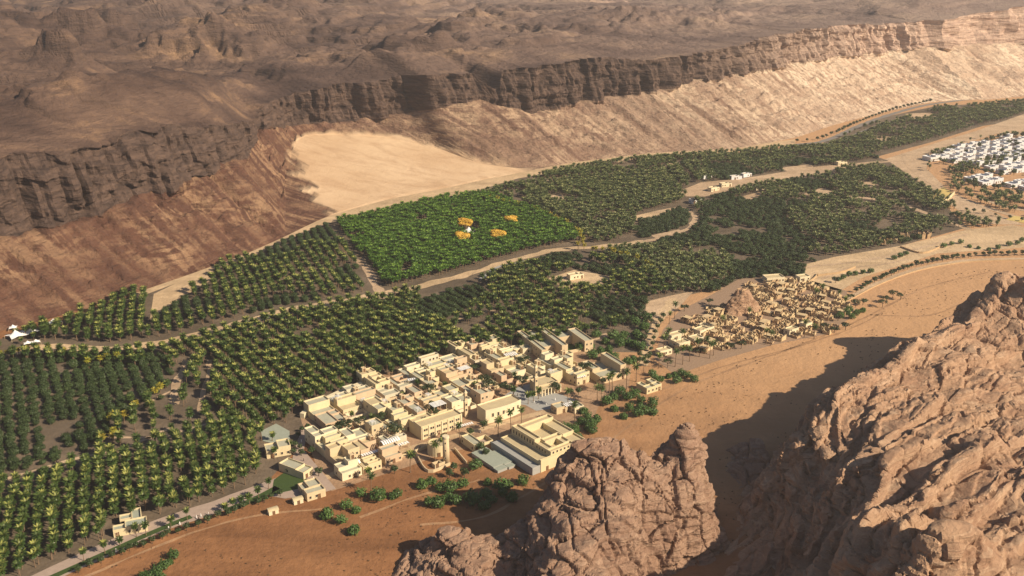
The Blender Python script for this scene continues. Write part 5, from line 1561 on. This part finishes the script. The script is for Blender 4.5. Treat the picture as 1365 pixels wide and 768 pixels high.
# ------------------------------------------------------------------ single trees, bushes, street trees
def singles():
    r = random.Random(77)
    def T(name, kind, px, py, lab, cat, group=None, s=1.0):
        x, y = G(px, py)
        return tree(name, kind, r.randrange(9), x, y, r.uniform(0, 6.28), s * r.uniform(.9, 1.1), lab, cat, group)
    NUM = ['first', 'second', 'third', 'fourth', 'fifth', 'sixth', 'seventh', 'eighth', 'ninth', 'tenth', 'eleventh', 'twelfth', 'thirteenth', 'fourteenth', 'fifteenth', 'sixteenth', 'seventeenth', 'eighteenth', 'nineteenth', 'twentieth', 'twenty-first', 'twenty-second', 'twenty-third', 'twenty-fourth', 'twenty-fifth', 'twenty-sixth', 'twenty-seventh', 'twenty-eighth', 'twenty-ninth', 'thirtieth', 'thirty-first', 'thirty-second', 'thirty-third', 'thirty-fourth', 'thirty-fifth', 'thirty-sixth', 'thirty-seventh', 'thirty-eighth']
    for px, py, lab in ((495, 656, 'tall palm alone on red sand below the village'), (547, 630, 'tall palm left of the walled tower yard'), (580, 617, 'tall palm inside the tower yard'), (613, 592, 'tall palm on the street right of the round tower'), (664, 582, 'tall palm nearest the grey pavilion'), (681, 575, 'tall palm between the pavilion and the bowed building'), (695, 569, 'tall slim palm just behind the courtyard building'),
                        (796, 535, 'tall palm left in the cluster before the corner building'), (801, 541, 'tallest palm before the corner building'), (812, 527, 'palm against the corner building wall'), (816, 524, 'palm right against the pale end wing'), (835, 519, 'tall palm on the lane corner right of the village'), (848, 509, 'tall palm beside the lone flat-roofed house'), (858, 500, 'tall palm at the foot of the sandy lane'), (757, 545, 'tall palm right of the white canopy'), (766, 566, 'tall palm rising out of the right-hand bushes')):
        T('date_palm', 'tall', px, py, lab, 'palm', None, .92)
    for k, (px, py) in enumerate([(704, 539), (711, 535), (718, 532), (685, 531)]):
        T('date_palm', 'palm', px, py, f'short palm on the grey square, {NUM[k]} of four', 'palm', 'palms on the village square', .72)
    for k, (px, py) in enumerate(sorted(YARD_PALM)):
        T('date_palm', 'palm', px, py, f'short courtyard palm in the village, {NUM[k]} from the left', 'palm', 'courtyard palms of the village', .7)
    for k, (px, py) in enumerate(sorted(YARD_ACACIA)):
        T('umbrella_tree', 'umbrella', px, py, f'dark flat-topped tree in a village yard, {NUM[k]} from the left', 'tree', 'dark trees in the village yards', 1.1)
    L = sorted([(1125, 413), (1072, 450), (1085, 452), (1021, 459), (1027, 461), (962, 442), (997, 433), (878, 491), (900, 489), (910, 486), (919, 482), (929, 471), (946, 478), (942, 472), (951, 474), (891, 461), (887, 463), (892, 432), (899, 425), (1094, 397), (1086, 406), (908, 462), (1117, 405), (884, 470)])
    for k, (px, py) in enumerate(L):
        T('date_palm', 'tall', px, py, f'tall palm standing among the ruins, {NUM[k]} from the left', 'palm', 'tall palms around the ruined village', .85)
    L = sorted([(890, 490), (973, 467), (988, 465), (933, 461), (932, 476), (945, 406), (912, 415), (1127, 440), (1099, 441), (1112, 444), (1117, 428), (1140, 410), (1133, 400), (1114, 377), (1150, 407), (1176, 410), (1181, 404), (1190, 398), (1200, 400)])
    for k, (px, py) in enumerate(L):
        T('umbrella_tree', 'umbrella', px, py, f'dark flat-topped tree by the ruins, {NUM[k]} from the left', 'tree', 'dark flat-topped trees around the ruins', .8)
    L = sorted([(482, 662), (504, 667), (524, 664), (530, 663), (463, 678), (475, 683), (455, 698), (472, 711), (436, 690), (572, 674), (585, 676), (597, 668), (588, 655), (601, 656), (616, 650), (634, 669), (650, 646), (648, 662), (667, 653), (677, 652), (670, 660), (629, 672), (645, 680), (683, 667), (697, 646), (562, 650), (575, 645), (656, 671), (608, 672)])
    for k, (px, py) in enumerate(L):
        T('bush', 'bush', px, py, f'round green bush on the front sand, {NUM[k]} from left', 'bush', 'green bushes on the sand below the village', 1.15 if k % 3 else 1.5)
    T('bush', 'bush', 633, 626, 'big pale green bush between tower and pavilion', 'bush', None, 1.25)
    L = sorted([(755, 574), (766, 577), (770, 588), (778, 551), (775, 565), (788, 569), (795, 562), (790, 578), (783, 560), (760, 580), (785, 574), (819, 548), (831, 558), (839, 548), (851, 555), (870, 542), (870, 552), (861, 552), (826, 526), (836, 533), (846, 530), (854, 538), (853, 545), (808, 540), (818, 532)])
    for k, (px, py) in enumerate(L):
        T('bush', 'bush', px, py, f'green bush on the sand right of the village, {NUM[k]} from left', 'bush', 'green bushes right of the village', 1.25)
    L = sorted([(869, 501), (873, 507), (880, 508), (891, 504), (899, 502), (902, 511), (908, 501), (916, 504), (925, 509)])
    for k, (px, py) in enumerate(L):
        T('bush', 'bush', px, py, f'low green bush on sand beyond the sandy lane, {NUM[k]} from left', 'bush', 'bushes beyond the lane', 1.05)
    L = sorted([(846, 434), (858, 440), (848, 447), (838, 460), (846, 463), (855, 467), (807, 458), (795, 450), (831, 452), (786, 465), (773, 467), (817, 452), (844, 483), (837, 485), (818, 481), (809, 481), (778, 460), (862, 428), (826, 462), (800, 470), (790, 478), (852, 452), (812, 468)])
    for k, (px, py) in enumerate(L):
        T('leafy_tree', 'bush', px, py, f'leafy green tree between village and lane, {NUM[k]} from left', 'tree', 'leafy trees between the village and the lane', 1.45)
    L = sorted([(232, 744), (226, 752), (219, 758), (210, 766), (201, 774), (191, 772), (214, 775)])
    for k, (px, py) in enumerate(L):
        T('bush', 'bush', px, py, f'bright bush in the bottom-left line on sand, {NUM[k]} from left', 'bush', 'line of bushes at the bottom left', .95)
    L = sorted([(1135, 425), (1128, 420), (1142, 420), (1150, 416), (1132, 416), (1120, 424)])
    for k, (px, py) in enumerate(L):
        T('bush', 'bush', px, py, f'green bush at the right end of the ruins, {NUM[k]} from left', 'bush', 'bushes at the end of the ruins', 1.15)
    L = sorted([(1124, 372), (1132, 368), (1140, 367), (1150, 365), (1160, 364), (1118, 374), (1192, 346), (1200, 343), (1207, 340), (1258, 330), (1268, 327), (1280, 325), (1292, 330), (1304, 332), (1318, 334), (1330, 332), (1345, 328), (1356, 326), (1362, 322)])
    for k, (px, py) in enumerate(L):
        T('bush', 'bush', px, py, f'shrub on the pale fields beyond the tree-lined road, {NUM[k]} from left', 'bush', 'shrubs on the pale fields', .95)
    for px, py, lab in ((526, 632, 'dark round tree in front of the low houses'), (599, 637, 'dark tree at the foot of the round tower'), (605, 628, 'dark tree touching the round tower'), (619, 637, 'dark tree right of the round tower'), (641, 603, 'dark tree left of the grey pavilion'), (648, 609, 'dark tree nearest the grey pavilion'), (592, 589, 'small dark tree behind the round tower'), (627, 581, 'small ball tree on the street'), (645, 572, 'small ball tree by the awning'), (760, 527, 'small dark tree right of the prayer hall'), (771, 526, 'small dark tree before the white canopy'), (803, 512, 'dark tree against the corner building'), (825, 506, 'dark tree beside the pale end wing'), (415, 606, 'dark tree in the garden by the promenade square'), (425, 635, 'dark tree beside the square wall')):
        T('round_tree', 'street', px, py, lab, 'tree', None, 1.1)
    def row(name, kind, pts, step, lab, group, s, cat='tree'):
        Lw = smooth_line([G(*p) for p in pts], step)
        for k, p in enumerate(Lw):
            tree(name, kind, r.randrange(6), float(p[0]) + r.uniform(-.6, .6), float(p[1]) + r.uniform(-.6, .6), r.uniform(0, 6.28), s * r.uniform(.85, 1.15), lab, cat, group)
    row('street_tree', 'street', [(1142, 390), (1172, 374), (1215, 357), (1262, 347), (1310, 342), (1400, 340)], 5.2, 'round dark street tree along the curving road at right', 'trees along the curving road', 1.0)
    row('street_tree', 'street', [(1062, 190), (1090, 187), (1115, 178), (1150, 162), (1190, 148), (1240, 136)], 11, 'street tree on the upper side of the far double road', 'trees above the far double road', 1.15)
    row('street_tree', 'street', [(1090, 197), (1122, 191), (1157, 177), (1192, 165)], 11, 'street tree on the lower side of the far double road', 'trees below the far double road', 1.1)
    row('street_tree', 'street', [(884, 425), (876, 440), (870, 462), (862, 488)], 7.0, 'small dark tree on the right side of the sandy lane', 'trees right of the sandy lane', .9)
    row('street_tree', 'street', [(872, 424), (864, 440), (858, 462), (851, 484)], 8.0, 'small dark tree on the left side of the sandy lane', 'trees left of the sandy lane', .9)
    row('street_tree', 'street', [(1288, 282), (1310, 285), (1345, 292), (1380, 298)], 9.0, 'small tree in the sparse row on the far right fields', 'trees on the far right fields', .9)
    L = [(150, 744), (163, 740), (173, 735), (182, 731), (192, 730), (203, 725), (217, 719), (224, 715), (238, 712), (249, 708), (265, 703), (277, 698), (291, 691), (305, 688), (313, 684), (324, 679), (345, 673), (353, 670), (362, 665), (374, 662), (120, 757), (135, 751), (105, 764)]
    for k, (px, py) in enumerate(sorted(L)):
        T('round_tree', 'street', px, py, f'dark clipped tree on the sand side of the promenade, {NUM[k]} from left', 'tree', 'clipped trees along the promenade', .85)
    for k, (px, py) in enumerate(sorted([(398, 584), (403, 576), (410, 572), (394, 596), (392, 606), (388, 618), (384, 630), (400, 600), (402, 608)])):
        T('round_tree', 'street', px, py, f'dark round tree along the path up to the palms, {NUM[k]} from left', 'tree', 'round trees along the upper path', .8)
    for k, (px, py) in enumerate(sorted([(112, 748), (140, 738), (160, 728), (182, 716), (195, 714), (228, 704), (250, 694), (300, 684), (312, 680), (322, 674), (333, 672), (345, 664), (358, 652), (366, 612), (363, 588), (386, 600)])):
        T('date_palm', 'palm', px, py, f'palm on the green side of the promenade, {NUM[k]} from left', 'palm', 'palms along the promenade', .68)
    for px, py, v, lab in ((620, 306, 0, 'golden tree at the far left of the four in the bright grove'), (681, 302, 1, 'golden tree at the far right of the four in the bright grove'), (617, 325, 1, 'golden tree nearest on the left in the bright grove'), (664, 322, 0, 'golden tree nearest on the right in the bright grove')):
        x, y = G(px, py); tree('golden_tree', 'gold', v, x, y, px, 1.45, lab, 'tree', 'golden trees in the bright grove')
singles()

# ------------------------------------------------------------------ scrub and stones on the sand
def scrub():
    r = np.random.default_rng(9)
    m = MB(); q = random.Random(1)
    leaf_cloud(m, q, [(0, 0, .25, .45, .8), (.35, .1, .2, .3, .8)], 60, .16)
    proto = m.build('desert_tuft', M['scrub'])
    x, y = G(560, 690)
    proto.location = (x, y, 0)
    tag(proto, 'dry brown tuft alone on sand below the village bushes', 'tuft')
    pts = []
    W = np.array([G(*p) for p in [(-20, 830), (120, 762), (300, 690), (420, 672), (540, 645), (720, 645), (800, 612), (860, 560), (930, 505), (1000, 470), (1140, 430), (1220, 380), (1300, 358), (1420, 352), (1420, 470), (1100, 640), (900, 800), (500, 830)]])
    lo, hi = W.min(0), W.max(0)
    X = r.uniform(lo, hi, (15000, 2))
    ok = inside(X[:, 0], X[:, 1], W) & (fbm(X[:, 0] / 22, X[:, 1] / 14, 2.0, 3) > -.1)
    for p in X[ok][:7000]:
        pts.append((float(p[0]), float(p[1]), float(r.uniform(0, 6.28)), float(r.uniform(.3, 1.0) ** 1.7), 0))
    stuff_of('desert_scrub', pts, [proto], 'sparse dry brown tufts dotting the orange sand', 'scrub')
scrub()

# ------------------------------------------------------------------ people, tiny at this distance
def people():
    J = [(0, 0, .95), (0, 0, 1.15), (0, 0, 1.42), (0, 0, 1.52), (0, .01, 1.66), (.1, 0, .9), (.11, .03, .5), (.11, 0, .06), (.11, -.14, .04), (-.1, 0, .9), (-.11, -.05, .5), (-.12, .06, .06), (-.12, -.08, .04),
         (.19, 0, 1.4), (.25, .03, 1.12), (.24, -.08, .88), (-.19, 0, 1.4), (-.25, -.02, 1.12), (-.24, -.1, .9)]
    E = [(0, 1), (1, 2), (2, 3), (3, 4), (0, 5), (5, 6), (6, 7), (7, 8), (0, 9), (9, 10), (10, 11), (11, 12), (2, 13), (13, 14), (14, 15), (2, 16), (16, 17), (17, 18)]
    RD = [.15, .13, .14, .06, .1, .1, .065, .05, .04, .1, .065, .05, .04, .065, .05, .035, .065, .05, .035]
    me = bpy.data.meshes.new('body'); me.from_pydata(J, E, [])
    o = link(bpy.data.objects.new('person_body', me))
    sk = o.modifiers.new('skin', 'SKIN')
    for v, r_ in zip(me.skin_vertices[0].data, RD): v.radius = (r_, r_)
    me.skin_vertices[0].data[0].use_root = True
    sd = o.modifiers.new('round', 'SUBSURF'); sd.levels = 1
    dg = bpy.context.evaluated_depsgraph_get()
    body = bpy.data.meshes.new_from_object(o.evaluated_get(dg), depsgraph=dg)
    bpy.data.objects.remove(o)
    body.materials.clear(); body.materials.append(flat('skin_tone', (0.25, 0.15, 0.1), .6, .05))
    def robe(mat):
        m = MB()
        rings = [(.27, .16, .12), (.24, .15, .6), (.2, .14, .98), (.23, .15, 1.3), (.19, .13, 1.46), (.08, .07, 1.53)]
        for rx, ry, z in rings:
            for k in range(10): m.v.append((rx * math.cos(k * .6283), ry * math.sin(k * .6283), z))
        for i in range(len(rings) - 1):
            for k in range(10):
                l = (k + 1) % 10; m.f.append((i * 10 + k, i * 10 + l, i * 10 + 10 + l, i * 10 + 10 + k))
        return m.mesh('robe', mat, True)
    robes = [(robe(M['white']), 'white'), (robe(flat('dark_cloth', (.03, .03, .035), .9, .1)), 'black'), (robe(M['white']), 'white')]
    r = random.Random(12)
    spots = [(262, 691), (265, 693), (268, 689), (278, 687), (300, 684), (225, 706), (240, 700), (150, 738), (155, 736), (400, 622), (405, 615), (412, 634), (418, 640), (408, 600), (402, 590), (425, 645), (690, 528), (700, 530), (712, 537), (684, 526), (728, 540), (740, 534), (560, 598), (576, 592), (640, 577), (662, 569), (720, 470), (745, 461), (880, 420), (886, 416)]
    for k, (px, py) in enumerate(spots):
        x, y = G(px, py); rm, cn = robes[k % 3]
        o = empty('person', (x, y, .17 if px < 430 else .12), r.uniform(0, 6.28), None, r.uniform(.95, 1.06))
        put('body', body, o); put('robe', rm, o)
        where = 'on the promenade' if px < 430 and py > 650 else 'on the promenade square' if px < 430 else 'in the village street or square' if px < 800 else 'at the sandy lane'
        tag(o, f'person in a {cn} robe walking {where}', 'person', f'people in {cn} {where}')
people()
# ------------------------------------------------------------------ air
def haze():
    m = bpy.data.materials.new('valley_air'); m.use_nodes = True
    t = m.node_tree; t.nodes.remove(t.nodes['Principled BSDF'])
    v = t.nodes.new('ShaderNodeVolumePrincipled')
    v.inputs['Color'].default_value = (0.97, 0.90, 0.87, 1)
    v.inputs['Density'].default_value = HAZE_DENSITY
    v.inputs['Anisotropy'].default_value = HAZE_G
    t.links.new(v.outputs[0], t.nodes['Material Output'].inputs['Volume'])
    b = MB(); b.box(-7000, 7000, -3000, 9000, -5, 262)
    o = b.build('haze', m); o['kind'] = 'stuff'
haze()
